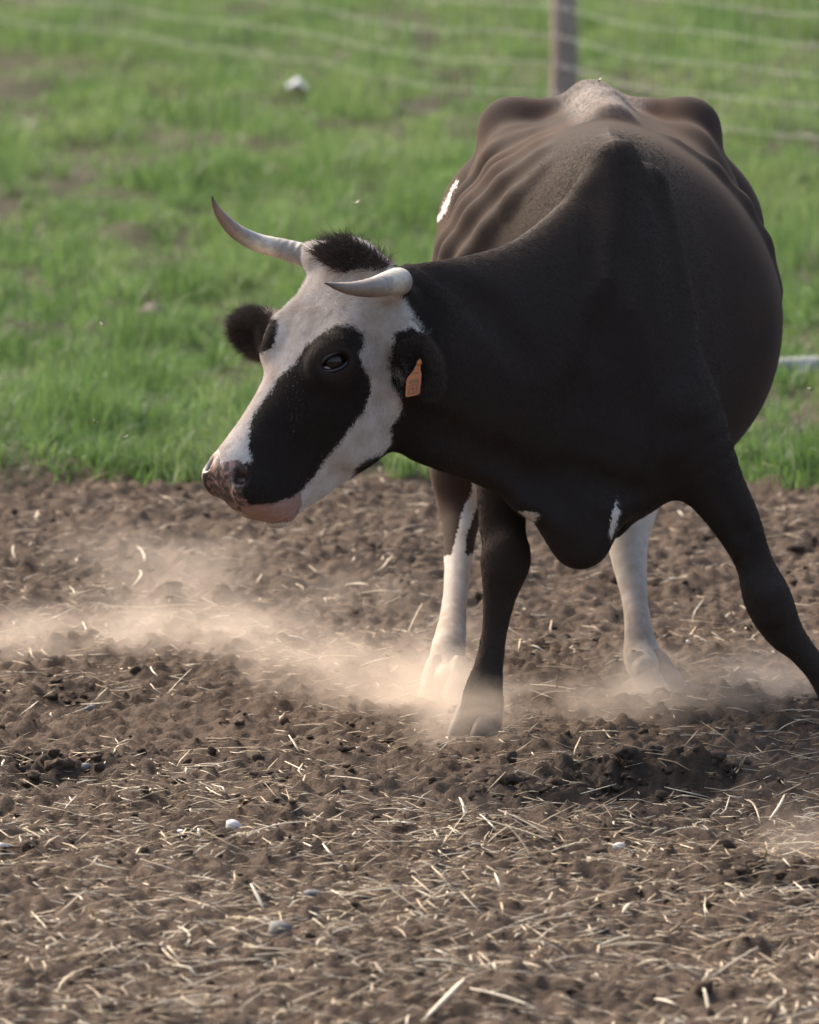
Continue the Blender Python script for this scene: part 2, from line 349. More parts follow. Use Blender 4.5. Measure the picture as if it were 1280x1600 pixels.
def straw_stalk(p0, p1, wid, tint, sag=None):
    n = 6; c = (p0 + p1) / 2
    v, f = ribbon(p0 - c, p1 - c, wid, abs(random.gauss(0.02, 0.02)) if sag is None else sag, random.gauss(0, 0.05), 0.45, n)
    o = obj('straw_stalk', np_mesh('straw_stalk', v, f, True, {'tint': np.full(len(v), tint)}), M_STRAW, None, c)
    L = float(np.linalg.norm(p1 - p0)); st = abs(p1[2] - p0[2]) / L; far_ = c[1] > 20.25
    lb, gr = (('short straw tip sticking up out of the soil', 'upright straw tips') if st > 0.6 else ('bleached nearly white straw piece lying flat on soil', 'bleached straw pieces') if tint > 0.84 else
              ('straw stalk lying on the trodden soil behind or beside the dust', 'straw stalks around the dust') if far_ else ('long golden straw stalk lying flat on foreground soil', 'long straw stalks') if L > 0.085 else
              ('short dull straw stalk lying loose among the litter', 'short straw stalks'))
    return tag(o, lb, 'straw', gr)
for x0, y0, x1, y1, wm, tn in STALKS:
    a, b = G(x0, y0), G(x1, y1)
    if np.linalg.norm(b - a) > 0.30:      # steep in the picture: the stalk stands up out of the litter
        low = a if y0 > y1 else b; hi = (x1, y1) if y0 > y1 else (x0, y0)
        up = P(hi[0], hi[1], low[1] + 0.06); a, b = low, up
    za = float(terrain(np.array([a[0]]), np.array([a[1]]))[0][0]); zb = float(terrain(np.array([b[0]]), np.array([b[1]]))[0][0])
    a = a + (0, 0, max(za, -0.01) + 0.006); b = b + (0, 0, max(zb, -0.01) + 0.006)
    ln_pts = a + (b - a) * np.linspace(0, 1, 9)[:, None]; need = terrain(ln_pts[:, 0], ln_pts[:, 1])[0] + 0.004 - ln_pts[:, 2]
    lift = max(0.0, float(np.percentile(need, 80))); a = a + (0, 0, lift); b = b + (0, 0, lift)
    straw_stalk(a, b, wm * 0.00095, tn)
X, Y = spread(150, 15.6, 24.8); kp = rng.uniform(0, 1, len(X)) < 0.35 + 0.65 * smooth01(20, 17, Y); X, Y = X[kp], Y[kp]
for x, y in zip(X, Y):
    z = float(terrain(np.array([x]), np.array([y]))[0][0]); a = random.gauss(0, 0.7); L = random.uniform(0.04, 0.11); el = random.gauss(0.05, 0.15)
    d = np.array([math.cos(a) * math.cos(el), math.sin(a) * math.cos(el), math.sin(el)]) * L / 2; c = np.array([x, y, z + 0.008 + abs(d[2])])
    straw_stalk(c - d, c + d, random.uniform(0.003, 0.0055), min(1, max(0, random.gauss(0.62, 0.22))))

# stones
M_STONEW = mat_simple('pale_stone_mat', (0.50, 0.45, 0.40), (0.68, 0.63, 0.58), 40, 0.7, 0.4, 0.004)
M_STONEG = mat_simple('grey_stone_mat', (0.085, 0.078, 0.072), (0.17, 0.155, 0.145), 40, 0.75, 0.4, 0.004)
for name, x, y, r, asp, mt, lb in [
    ('stone', 366, 1296, .020, .85, M_STONEW, 'rounded white stone on bare soil near the dusty straw'), ('stone', 280, 1302, .010, .6, M_STONEW, 'small flat white stone beside the rounded white one'),
    ('stone', 4, 1334, .016, .8, M_STONEW, 'pale stone lying apart from the other white stones'), ('stone', 488, 1407, .019, .6, M_STONEG, 'grey angular stone beside a pale leaf of straw'),
    ('stone', 312, 1503, .016, .7, M_STONEW, 'pale beige stone half sunk among straw'), ('stone', 435, 1476, .028, .75, M_STONEG, 'largest dark grey stone half sunk in soil'),
    ('stone', 134, 1212, .017, .7, M_STONEG, 'dark slate stone below dry straw tips'), ('stone', 142, 1104, .020, .6, M_STONEG, 'dark slate stone at the edge of the dust'),
    ('stone', 968, 1326, .012, .8, M_STONEW, 'small pinkish pale stone before the turned earth'), ('stone', 440, 1120, .005, .9, M_STONEW, 'tiny white pebble in front of the dust'),
    ('stone', 1075, 1000, .007, .8, M_STONEW, 'tiny white pebble behind the hind hoof'), ('stone', 540, 788, .012, .6, M_STONEW, 'small whitish stone at the grass edge')]:
    g = G(x, y); z = float(terrain(np.array([g[0]]), np.array([g[1]]))[0][0]); v, f = lump(int(x + y), 2)
    b = np.random.default_rng(int(x)); v = v / np.linalg.norm(v, axis=1, keepdims=True)
    for nn in b.normal(0, 1, (9, 3)):                # chip flat facets off the pebble
        nn = nn / np.linalg.norm(nn); dd = v @ nn; cut = b.uniform(0.55, 0.85); v = v - np.maximum(dd - cut, 0)[:, None] * nn
    v = v * (1 + b.uniform(-0.03, 0.03, (len(v), 1))) * np.array([1.15, 0.9, asp])
    tag(obj(name, np_mesh(name, v * r, f, True), mt, None, (g[0], g[1], z + r * 0.12)), lb, 'stone', 'stones lying on the soil')
# ------------------------------------------------------------------ the cow: an implicit body, meshed as one surface
def nrmv(v): v = np.asarray(v, float); return v / np.linalg.norm(v)
K = 1.0 / FPX
def rpx(r, Y): return r * Y * K      # a radius in photo pixels at distance Y
PR = []                              # (function, low corner, high corner, blend, operation)
def add(fn, lo, hi, k, op='u'): PR.append((fn, np.asarray(lo) - k - 0.03, np.asarray(hi) + k + 0.03, k, op))
def ball(c, r, k=0.03, axes=None, op='u'):         # ellipsoid
    c = np.asarray(c, float); r = np.ones(3) * r if np.isscalar(r) else np.asarray(r, float)
    A = np.eye(3) if axes is None else np.asarray(axes, float)
    def fn(x, y, z):
        dx, dy, dz = x - c[0], y - c[1], z - c[2]; k0 = 0; k1 = 0
        for i in range(3):
            q = dx * A[i, 0] + dy * A[i, 1] + dz * A[i, 2]; k0 = k0 + (q / r[i]) ** 2; k1 = k1 + (q / r[i] ** 2) ** 2
        k0 = np.sqrt(k0); return k0 * (k0 - 1) / np.sqrt(k1 + 1e-9)
    R = max(r); add(fn, c - R, c + R, k, op)
def chain(pts, rad, k=0.03, flat=None, op='u'):     # tapered limb; flat = (direction, factor) squeezes the section
    pts = [np.asarray(p, float) for p in pts]
    for (a, b, ra, rb) in zip(pts[:-1], pts[1:], rad[:-1], rad[1:]):
        def fn(x, y, z, a=a, b=b, ra=ra, rb=rb):
            e = b - a; L2 = e @ e
            dx, dy, dz = x - a[0], y - a[1], z - a[2]
            t = np.clip((dx * e[0] + dy * e[1] + dz * e[2]) / L2, 0, 1)
            dx, dy, dz = dx - t * e[0], dy - t * e[1], dz - t * e[2]
            if flat is not None:
                n, s = flat; q = (dx * n[0] + dy * n[1] + dz * n[2]) * (1 / s - 1)
                dx, dy, dz = dx + q * n[0], dy + q * n[1], dz + q * n[2]
                return (np.sqrt(dx * dx + dy * dy + dz * dz) - (ra + (rb - ra) * t)) * min(1.0, s * 1.2)
            return np.sqrt(dx * dx + dy * dy + dz * dz) - (ra + (rb - ra) * t)
        R = max(ra, rb); add(fn, np.minimum(a, b) - R, np.maximum(a, b) + R, k, op)
def crom(pts, n):
    pts = np.asarray(pts, float); q = np.vstack([2 * pts[0] - pts[1], pts, 2 * pts[-1] - pts[-2]]); out = []
    for i in range(len(pts) - 1):
        for u in np.linspace(0, 1, n, endpoint=False):
            a, b, c, d = q[i:i + 4]; out.append(0.5 * (2 * b + (c - a) * u + (2 * a - 5 * b + 4 * c - d) * u**2 + (3 * b - a - 3 * c + d) * u**3))
    out.append(pts[-1]); return np.array(out)
def limb(pts, rad, k=0.02):          # a leg: one smooth tapered run, joints shaped by the radii alone
    c = crom(np.column_stack([np.asarray(pts), np.asarray(rad) + 0.0015]), 4); p, r = c[:, :3], c[:, 3]
    def fn(x, y, z):
        d = None
        for a, b, ra, rb in zip(p[:-1], p[1:], r[:-1], r[1:]):
            e = b - a; dx, dy, dz = x - a[0], y - a[1], z - a[2]; t = np.clip((dx * e[0] + dy * e[1] + dz * e[2]) / (e @ e), 0, 1)
            q = np.sqrt((dx - t * e[0]) ** 2 + (dy - t * e[1]) ** 2 + (dz - t * e[2]) ** 2) - (ra + (rb - ra) * t); d = q if d is None else np.minimum(d, q)
        return d
    add(fn, p.min(0) - r.max(), p.max(0) + r.max(), k)
def loft(o, A, L, F, st, k=0.04, nu=2.0, nd=2.0):   # sections across a straight axis: (s, top, widest level, bottom, half width, centre shift)
    o = np.asarray(o, float); A, L, F = map(nrmv, (A, L, F)); st = np.asarray(st, float)
    s = np.linspace(st[0, 0], st[-1, 0], 200); T = []
    for c in range(1, st.shape[1]):                 # smooth (Catmull-Rom like) tables
        d = np.gradient(st[:, c], st[:, 0]); i = np.clip(np.searchsorted(st[:, 0], s) - 1, 0, len(st) - 2)
        h = st[i + 1, 0] - st[i, 0]; u = (s - st[i, 0]) / h
        T.append((2 * u**3 - 3 * u**2 + 1) * st[i, c] + (u**3 - 2 * u**2 + u) * h * d[i] + (-2 * u**3 + 3 * u**2) * st[i + 1, c] + (u**3 - u**2) * h * d[i + 1])
    if len(T) == 4: T.append(np.zeros(200))
    def fn(x, y, z):
        dx, dy, dz = x - o[0], y - o[1], z - o[2]
        a = dx * A[0] + dy * A[1] + dz * A[2]; l = dx * L[0] + dy * L[1] + dz * L[2]; f = dx * F[0] + dy * F[1] + dz * F[2]
        ac = np.clip(a, s[0], s[-1]); i = ((ac - s[0]) / (s[-1] - s[0]) * 198.999).astype(np.int32); u = (ac - s[0]) / (s[-1] - s[0]) * 199 - i
        top, mid, bot, w, sh = [t[i] * (1 - u) + t[i + 1] * u for t in T]
        l = l - sh; v = f - mid; hh = np.where(v > 0, np.maximum(top - mid, 0.004), np.maximum(mid - bot, 0.004)); n = np.where(v > 0, nu, nd)
        q = ((np.abs(l) / np.maximum(w, 0.004)) ** n + (np.abs(v) / hh) ** n) ** (1 / n) + 1e-6
        d = np.sqrt(l * l + v * v) * (1 - 1 / np.maximum(q, 0.05)); da = np.abs(a - ac)
        return np.where(da > 0, np.sqrt(np.maximum(d, 0) ** 2 + da ** 2), d)
    R = max(st[:, 4].max(), np.abs(st[:, 1:4]).max()); pa, pb = o + A * s[0], o + A * s[-1]
    ext = np.abs(L) * (st[:, 4].max()) + np.maximum(F * st[:, 1].max(), F * st[:, 3].min()) * 0
    hi = np.max([p + L * e * st[:, 4].max() + F * g for p in (pa, pb) for e in (-1, 1) for g in (st[:, 1].max(), st[:, 3].min())], 0)
    lo = np.min([p + L * e * st[:, 4].max() + F * g for p in (pa, pb) for e in (-1, 1) for g in (st[:, 1].max(), st[:, 3].min())], 0)
    add(fn, lo, hi, k)
def smin(a, b, k):
    h = np.clip(0.5 + 0.5 * (b - a) / k, 0, 1); return b * (1 - h) + a * h - k * h * (1 - h)
def smax(a, b, k): return -smin(-a, -b, k)
def field(p):
    p = np.atleast_2d(p); d = np.full(len(p), 0.25)
    for fn, lo, hi, k, op in PR:
        m = np.all((p > lo) & (p < hi), 1)
        if m.any():
            q = fn(p[m, 0], p[m, 1], p[m, 2]); d[m] = smin(d[m], q, k) if op == 'u' else smax(d[m], -q, k)
    return d
def surf(x, y, Y0=18.9, Y1=22.0):    # the body point seen at a photo pixel
    t = np.arange(Y0, Y1, 0.002); r = ray(x, y); p = C0 + r * (t / r[1])[:, None]; f = field(p); i = np.argmax(f < 0)
    if not (f < 0).any(): return None
    return p[i]
def gradn(p):
    e = 0.004; return nrmv([field(p + np.eye(3)[i] * e)[0] - field(p - np.eye(3)[i] * e)[0] for i in range(3)])

XB = 0.43                            # the trunk's axis runs away from the camera
Zx = np.array([0, 0, 1.0])
loft((XB, 0, 0), (0, 1, 0), (1, 0, 0), Zx, [
    (19.88, 1.00, .74, .52, .08), (19.98, 1.12, .72, .49, .15), (20.10, 1.215, .70, .475, .185), (20.20, 1.250, .72, .47, .185), (20.38, 1.256, .78, .455, .250), (20.62, 1.262, .82, .44, .37),
    (20.88, 1.272, .83, .44, .392), (21.10, 1.282, .85, .47, .372), (21.30, 1.290, .90, .55, .315), (21.48, 1.26, .95, .65, .25), (21.62, 1.17, .95, .76, .13), (21.68, 1.05, .95, .85, .04)], 0.05, 1.72, 2.15)
# croup, hook bones, pin bones, tail head
SA = P(922, 160, 21.22)
chain([P(958, 182, 20.75), P(942, 172, 21.0), SA, P(925, 160, 21.5)], [.028, .034, .034, .03], 0.06)
for x in (797, 1077):
    hk = P(x, 200, 21.18)
    chain([P(935, 192, 21.2), P(935 + (x - 935) * 0.6, 195, 21.19), hk], [.045, .045, .044], 0.05)
    sx = -1 if x < 900 else 1
    chain([hk, hk + (sx * 0.025, 0.05, -0.16), hk + (sx * 0.005, 0.0, -0.33)], [.044, .085, .12], 0.06)
    chain([hk, (XB + sx * 0.13, 21.62, 1.16)], [.04, .05], 0.05)
    chain([hk + (-sx * .01, -.01, -.01), hk + (sx * 0.012, -0.10, -0.12), hk + (sx * 0.035, -0.25, -0.27)], [.036, .052, .050], 0.08)   # flank fold
for sx, x in ((-1, 797), (1, 1077)):           # edge of the loin running forward from each hook
    hk = P(x, 200, 21.18); chain([hk + (-sx * .005, 0, -.012), hk + (-sx * .012, -.16, -.045), hk + (-sx * .02, -.34, -.085)], [.036, .036, .022], 0.07)
# thighs and hind legs
RHh, LHh = G(694, 1088), G(1022, 1080)
chain([(XB - .20, 21.30, .98), (XB - .24, 21.12, .72), P(723, 735, 21.16), P(722, 790, 21.14)], [.17, .13, .06, .046], 0.05)
limb([P(724, 740, 21.15), P(722, 790, 21.14), P(718, 840, 21.06), P(714, 905, 20.95), P(708, 965, 20.85), P(700, 1020, 20.75), P(695, 1052, 20.70), RHh + (0, 0, .035)], [.058, .046, .036, .0275, .029, .038, .036, .026], 0.03)
chain([(XB + .20, 21.30, .98), (XB + .16, 21.10, .72), P(990, 745, 21.15), P(983, 800, 21.12)], [.17, .13, .065, .050], 0.05)
limb([P(988, 760, 21.14), P(983, 810, 21.12), P(982, 860, 21.06), P(992, 935, 20.95), P(998, 985, 20.87), P(1004, 1030, 20.82), LHh + (-.02, 0, .05)], [.060, .052, .042, .0285, .031, .041, .028], 0.03)
# fore legs
limb([P(878, 600, 20.02), P(842, 690, 19.99), P(795, 750, 20.03), P(785, 809, 20.02), P(789, 850, 20.0), P(790, 876, 19.99), P(781, 930, 20.0), P(773, 985, 20.01), P(764, 1040, 20.01), P(755, 1085, 20.0), P(750, 1112, 20.0)],
      [.10, .095, .064, .050, .046, .052, .035, .0265, .030, .041, .041], 0.03)
chain([P(798, 850, 19.97), P(797, 885, 19.965)], [.026, .026], 0.03)
limb([P(1008, 290, 20.16), P(1030, 430, 20.10), P(1030, 560, 20.04), P(1058, 650, 20.0), P(1112, 752, 20.0), P(1150, 815, 20.0), P(1178, 878, 20.01), P(1200, 936, 20.0), P(1224, 985, 20.03), P(1252, 1016, 20.05), P(1281, 1052, 20.07), P(1308, 1086, 20.09), P(1322, 1108, 20.10)],
      [.048, .066, .092, .098, .066, .051, .039, .050, .040, .029, .027, .038, .040], 0.03)
chain([P(1204, 930, 19.96), P(1212, 958, 19.97)], [.030, .026], 0.02)
chain([P(930, 300, 20.16), P(890, 450, 20.1), P(878, 600, 20.02)], [.04, .06, .10], 0.05)
# neck
n0, n1 = P(965, 560, 20.10), P(612, 560, 19.66); NA = n1 - n0; NA[2] = 0; NLEN = np.linalg.norm(NA); NA = NA / NLEN; NL = np.cross(NA, Zx)
st = []
for x, yt, ym, yb, wd in ((985, 222, 610, 800, .10), (950, 232, 610, 845, .155), (905, 292, 600, 815, .165), (860, 336, 590, 795, .158), (815, 370, 585, 783, .148), (740, 397, 575, 752, .130), (680, 408, 570, 732, .118), (630, 418, 560, 705, .108), (590, 436, 555, 650, .09)):
    s = (x - 965) / (612 - 965) * NLEN; Y = 20.10 + (19.66 - 20.10) * (x - 965) / (612 - 965)
    st.append((s, P(x, yt, Y)[2], P(x, ym, Y)[2], P(x, yb, Y)[2], wd))
loft((n0[0], n0[1], 0), NA, NL, Zx, st, 0.05, 1.75, 1.9)
# withers hump and crest
chain([P(966, 233, 20.17), P(955, 254, 20.10), P(915, 298, 20.04)], [.022, .022, .016], 0.05)
# brisket and dewlap
chain([P(945, 700, 19.96), P(918, 790, 19.92), P(908, 840, 19.90)], [.12, .075, .052], 0.05, (np.array([0, 1.0, 0]), 0.85))
chain([P(760, 730, 19.80), P(825, 778, 19.84), P(880, 818, 19.88), P(906, 846, 19.90)], [.022, .026, .034, .05], 0.05)
chain([P(1060, 720, 20.0), P(985, 742, 20.0), P(930, 740, 19.97)], [.06, .07, .09], 0.06)

# head frame: A poll -> muzzle, L towards the cow's left, F out of the forehead
def cv(r, d, f): return r * RT - d * UP + f * FW
HL = nrmv(cv(103, 43, -119)); HA = cv(-215, 360, -56); HA = nrmv(HA - HL * (HA @ HL)); HF = np.cross(HA, HL)
if HF @ FW > 0: HF = -HF
HY = 19.60; HO = P(556, 428, HY); HM = HY * K
def hp(a, l, f): return HO + (HA * a + HL * l + HF * f) * HM
def hloc(p): q = (np.asarray(p) - HO) / HM; return q @ HA, q @ HL, q @ HF
hst = np.array([(-42, 0, -18, -50, 26), (-28, 22, -14, -85, 62), (-5, 28, -8, -120, 80), (30, 35, -4, -160, 85), (70, 40, 0, -195, 87), (110, 42, -2, -220, 87), (150, 38, -12, -235, 83), (195, 34, -30, -233, 73), (240, 32, -44, -215, 62),
    (285, 33, -48, -182, 54), (325, 37, -46, -145, 53), (360, 38, -46, -118, 57), (386, 28, -46, -106, 53), (402, 6, -48, -92, 40), (413, -20, -50, -76, 18)], float)
shf = np.interp(hst[:, 0], [-10, 60, 110, 160, 230, 300], [0, 6, 9, 9, 5, 0]); hst[:, 4] -= shf; hst = np.column_stack([hst, shf])
loft(HO, HA, HL, HF, hst * HM, 0.045, 2.4, 2.2)
for s in (-1, 1):
    bs = 1 if s > 0 else 0.74
    chain([hp(100, s * 68 * bs, 16), hp(135, s * 76 * bs, 14), hp(165, s * 70 * bs, 8)], [15 * HM, 16 * HM, 12 * HM], 0.03)          # brow
    chain([hp(170, s * 68, -10), hp(215, s * 58, -22), hp(275, s * 44, -20)], [16 * HM, 13 * HM, 8 * HM], 0.02)         # facial crest
    ball(hp(190, s * 52 * bs, -130), np.array([70, 26, 62]) * HM, 0.04, [HA, HL, HF])                                       # cheek
    ball(hp(378, s * 38, -12), np.array([34, 22, 40]) * HM, 0.018, [HA, HL, HF])                                       # nostril wing
    ball(hp(361, s * 26, -76), np.array([40, 29, 34]) * HM, 0.02, [HA, HL, HF])                                        # upper lip
    chain([hp(2, s * 70, 8), hp(-2, s * 104, 8)], [30 * HM, 21 * HM], 0.02)                                            # horn boss
ball(hp(-12, 0, 20), np.array([34, 60, 30]) * HM, 0.03, [HA, HL, HF])                                                  # poll
chain([hp(225, 0, -172), hp(300, 0, -138), hp(352, 0, -114)], [34 * HM, 34 * HM, 32 * HM], 0.02)                       # lower jaw
ball(hp(366, 0, -116), np.array([36, 36, 24]) * HM, 0.008, [HA, HL, HF])                                               # lower lip
# ears: curled leaves
def ear(base, tip, face, wid, th=7, curl=0.6):
    d = tip - base; Ld = np.linalg.norm(d); d = d / Ld; face = nrmv(face - d * (face @ d)); sd = np.cross(d, face)
    ball(base + d * Ld * 0.52 - face * wid * 0.10, (Ld * 0.56, wid, wid * 0.52), 0.014, [d, sd, face])
    ball(base + d * Ld * 0.56 + face * wid * 0.34, (Ld * 0.46, wid * 0.74, wid * 0.55), 0.010, [d, sd, face], 's')
    chain([base - d * 0.03, base + d * Ld * 0.14], [wid * 0.72, wid * 0.62], 0.03)
    return d, sd, face
EB, ET = hp(52, 92, -36), P(672, 607, 19.545)
EB = P(634, 528, 19.545); ET = P(676, 606, 19.475)
e1 = ear(EB, ET, -FW * 1.0 + RT * -0.55 + UP * -0.25, 0.042)
FB, FT = P(452, 533, 19.70), P(368, 518, 19.79)
e2 = ear(FB, FT, -FW * 0.8 + RT * 0.1 - UP * 0.35, 0.054)
# mouth line, nostrils, eyes
NOS = []
for s, (px, py) in ((1, (373, 744)), (-1, (341, 756))):
    c = surf(px, py)
    if s < 0: a, l, f = hloc(NOS[0]); c = hp(a, -l, f)
    NOS.append(c)
    chain([c - HF * 13 * HM - HL * s * 3 * HM, c + HF * 4 * HM + HL * s * 5 * HM, c + HF * 13 * HM + HL * s * 2 * HM], [9 * HM, 14 * HM, 9 * HM], 0.007, None, 's')
EYE = []
c = surf(524, 565); ea, el, ef = hloc(c)
for s in (1, -1):
    c = hp(ea, s * el, ef) if s > 0 else hp(ea, -el * 0.80, ef - 4); EYE.append(c)
    t1 = nrmv(HA * 0.55 + HF * -0.83) if False else None
EN = nrmv(HL + 0.55 * HF); eu = nrmv(cv(-42, 13, 0)); eu = nrmv(eu - EN * (eu @ EN))            # long axis of the near eye, in the face
ev = np.cross(EN, eu)
if ev @ UP < 0: ev = -ev
def mirv(v): return v - 2 * HL * (v @ HL)
for s, c in ((1, EYE[0]), (-1, EYE[1])):
    u, v2, N = (eu, ev, EN) if s > 0 else (mirv(eu), mirv(ev), mirv(EN))
    ball(c - N * 15 * HM, (38 * HM, 32 * HM, 17 * HM), 0.045, [u, v2, N])
    ball(c + N * 6 * HM - v2 * 1 * HM, (23 * HM, 14 * HM, 30 * HM), 0.006, [u, v2, N], 's')

# hollows that part shoulder, neck and chest
def groove(px, out, r, k):
    pts = []
    for x, y in px:
        c = surf(x, y)
        if c is not None: pts.append(c + gradn(c) * out)
    if len(pts) > 1: chain(pts, [r * 0.6] + [r] * (len(pts) - 2) + [r * 0.5], k, None, 's')
groove([(1000, 300), (985, 400), (950, 520), (905, 620), (868, 700)], 0.024, 0.024, 0.06)
groove([(640, 650), (700, 680), (770, 712), (840, 752), (880, 790)], 0.016, 0.020, 0.05)
groove([(880, 730), (925, 752), (970, 765), (1010, 768)], 0.014, 0.020, 0.045)
groove([(1130, 770), (1160, 830), (1182, 890)], 0.010, 0.014, 0.025)
groove([(700, 440), (760, 480), (820, 560)], 0.020, 0.022, 0.06)
for pq, rr in (((1060, 640), .035), ((1046, 700), .03)):
    c = surf(*pq); ball(c - gradn(c) * rr * 0.72, rr, 0.05)
# ribs under the hide
for sx in (-1, 1):
    for Yr, am in (((20.45, .004), (20.56, 0), (20.69, .002), (20.80, .0045), (20.93, .001)) if sx < 0 else ((20.74, .003),)):
        rp = []
        for j, ph in enumerate((20, 34, 48, 62, 78)):
            dv = np.array([sx * math.sin(math.radians(ph)), 0, math.cos(math.radians(ph))]); c = np.array([XB, Yr + 0.035 * j, 0.80]); t = np.arange(0.1, 0.6, 0.003)
            f = field(c + dv * t[:, None]); rp.append(c + dv * (t[np.argmax(f > 0)] - (0.0118 + am * 0.7 + (0.0015 if sx > 0 else 0))))
        chain(rp, [.006, .012, .0135, .011, .005], 0.055)
# rectilinear grid, finer around the head
def ax3(lo, f0, f1, hi, fine, coarse): return np.unique(np.round(np.concatenate([np.arange(lo, f0, coarse), np.arange(f0, f1, fine), np.arange(f1, hi, coarse)]), 5))
GX = ax3(-0.46, -0.44, 0.10, 1.05, 0.0042, 0.0085); GY = ax3(19.28, 19.30, 19.85, 21.85, 0.0048, 0.0105); GZ = ax3(-0.02, 0.42, 0.98, 1.42, 0.0042, 0.0085)
D = np.full((len(GX), len(GY), len(GZ)), 0.25, np.float32)
for fn, lo, hi, k, op in PR:
    sl = [slice(max(0, np.searchsorted(g, lo[i])), np.searchsorted(g, hi[i])) for i, g in enumerate((GX, GY, GZ))]
    if any(s.stop <= s.start for s in sl): continue
    q = fn(GX[sl[0]][:, None, None].astype(np.float32), GY[sl[1]][None, :, None].astype(np.float64), GZ[sl[2]][None, None, :].astype(np.float32)).astype(np.float32)
    s3 = tuple(sl); D[s3] = smin(D[s3], q, k) if op == 'u' else smax(D[s3], -q, k)
def surface_nets(D, gx, gy, gz):
    S = D < 0
    c = np.zeros(tuple(n - 1 for n in D.shape), np.uint8)
    for i in (0, 1):
        for j in (0, 1):
            for k in (0, 1): c += S[i:D.shape[0] - 1 + i, j:D.shape[1] - 1 + j, k:D.shape[2] - 1 + k]
    act = np.argwhere((c > 0) & (c < 8)); idx = np.full(c.shape, -1, np.int32); idx[tuple(act.T)] = np.arange(len(act))
    acc = np.zeros((len(act), 3)); cnt = np.zeros(len(act)); g = (gx, gy, gz)
    cr = [(i, j, k) for i in (0, 1) for j in (0, 1) for k in (0, 1)]
    for a in cr:
        for ax in range(3):
            if a[ax]: continue
            b = list(a); b[ax] = 1
            ia = act + a; ib = act + b; da = D[tuple(ia.T)].astype(float); db = D[tuple(ib.T)].astype(float); m = (da < 0) != (db < 0)
            t = da / np.where(m, da - db, 1)
            pa = np.stack([g[q][ia[:, q]] for q in range(3)], -1); pb = np.stack([g[q][ib[:, q]] for q in range(3)], -1)
            acc[m] += (pa + (pb - pa) * t[:, None])[m]; cnt[m] += 1
    V = acc / cnt[:, None]; F = []
    for ax in range(3):
        sl0 = [slice(None)] * 3; sl1 = [slice(None)] * 3; sl0[ax] = slice(0, -1); sl1[ax] = slice(1, None)
        e = np.argwhere(S[tuple(sl0)] != S[tuple(sl1)]); o1, o2 = [(1, 2), (2, 0), (0, 1)][ax]
        e = e[(e[:, o1] > 0) & (e[:, o2] > 0) & (e[:, o1] < D.shape[o1] - 1) & (e[:, o2] < D.shape[o2] - 1)]
        ins = S[tuple(e.T)]
        def cell(d1, d2):
            q = e.copy(); q[:, o1] += d1; q[:, o2] += d2; return idx[tuple(q.T)]
        qd = np.stack([cell(-1, -1), cell(0, -1), cell(0, 0), cell(-1, 0)], -1); qd[~ins] = qd[~ins][:, ::-1]; F.append(qd)
    return V, np.concatenate(F)
BV, BF = surface_nets(D, GX, GY, GZ); del D
ed = np.concatenate([BF[:, [0, 1]], BF[:, [1, 2]], BF[:, [2, 3]], BF[:, [3, 0]]]); nv = len(BV)
deg = np.bincount(ed[:, 0], minlength=nv) + np.bincount(ed[:, 1], minlength=nv)
def lap(V):
    return np.stack([(np.bincount(ed[:, 0], V[ed[:, 1], i], nv) + np.bincount(ed[:, 1], V[ed[:, 0], i], nv)) / deg for i in range(3)], -1)
for it in range(4):
    BV = BV + 0.55 * (lap(BV) - BV); BV = BV - 0.45 * (lap(BV) - BV) if it < 3 else BV
def normals(V, F):
    n = np.cross(V[F[:, 2]] - V[F[:, 0]], V[F[:, 3]] - V[F[:, 1]]); N = np.zeros_like(V)
    for c in range(4):
        for i in range(3): N[:, i] += np.bincount(F[:, c], n[:, i], nv)
    return N / np.maximum(np.linalg.norm(N, axis=1, keepdims=True), 1e-12)
BN = normals(BV, BF)
if (BN * (BV - BV.mean(0))).sum() < 0: BF = BF[:, ::-1]; BN = -BN

# ---- coat pattern, stored on the surface (distances in photo pixels on the near side, mirrored over the face)
def polysd(px, py, poly):
    poly = np.asarray(poly, float); d = np.full(len(px), 1e9); ins = np.zeros(len(px), bool)
    for (x0, y0), (x1, y1) in zip(poly, np.roll(poly, -1, 0)):
        ex, ey = x1 - x0, y1 - y0; t = np.clip(((px - x0) * ex + (py - y0) * ey) / (ex * ex + ey * ey + 1e-9), 0, 1)
        d = np.minimum(d, np.hypot(px - x0 - t * ex, py - y0 - t * ey))
        if y0 != y1:
            c = ((y0 > py) != (y1 > py)) & (px < ex * (py - y0) / (y1 - y0) + x0); ins ^= c
    return np.where(ins, -d, d)
EYEPATCH = [(526, 504), (546, 506), (565, 516), (568, 533), (560, 550), (570, 570), (578, 590), (580, 614), (570, 641), (553, 661), (533, 688), (512, 712), (496, 739), (475, 763), (459, 778), (421, 788), (388, 791), (367, 786),
    (376, 756), (377, 728), (394, 719), (389, 698), (391, 661), (408, 631), (421, 614), (435, 590), (462, 567), (472, 547), (485, 533), (506, 516)]
NECK = [(560, 300), (607, 412), (618, 440), (624, 462), (641, 490), (664, 521), (640, 512), (614, 520), (608, 560), (610, 578), (612, 597), (625, 614), (629, 630), (627, 644), (611, 668), (613, 693), (600, 706), (578, 715), (560, 729), (553, 742), (568, 737), (590, 727), (604, 718), (640, 760), (1400, 900), (1400, 0), (560, 0)]
TUFT = [(497, 396), (512, 380), (540, 370), (606, 412), (592, 424), (566, 418), (540, 424), (515, 412)]
NOSE = [(320, 716), (345, 722), (372, 717), (384, 728), (386, 748), (378, 768), (386, 784), (392, 802), (336, 800), (316, 745)]
LIP = [(374, 789), (425, 787), (458, 776), (470, 766), (472, 790), (458, 815), (420, 818), (380, 808)]
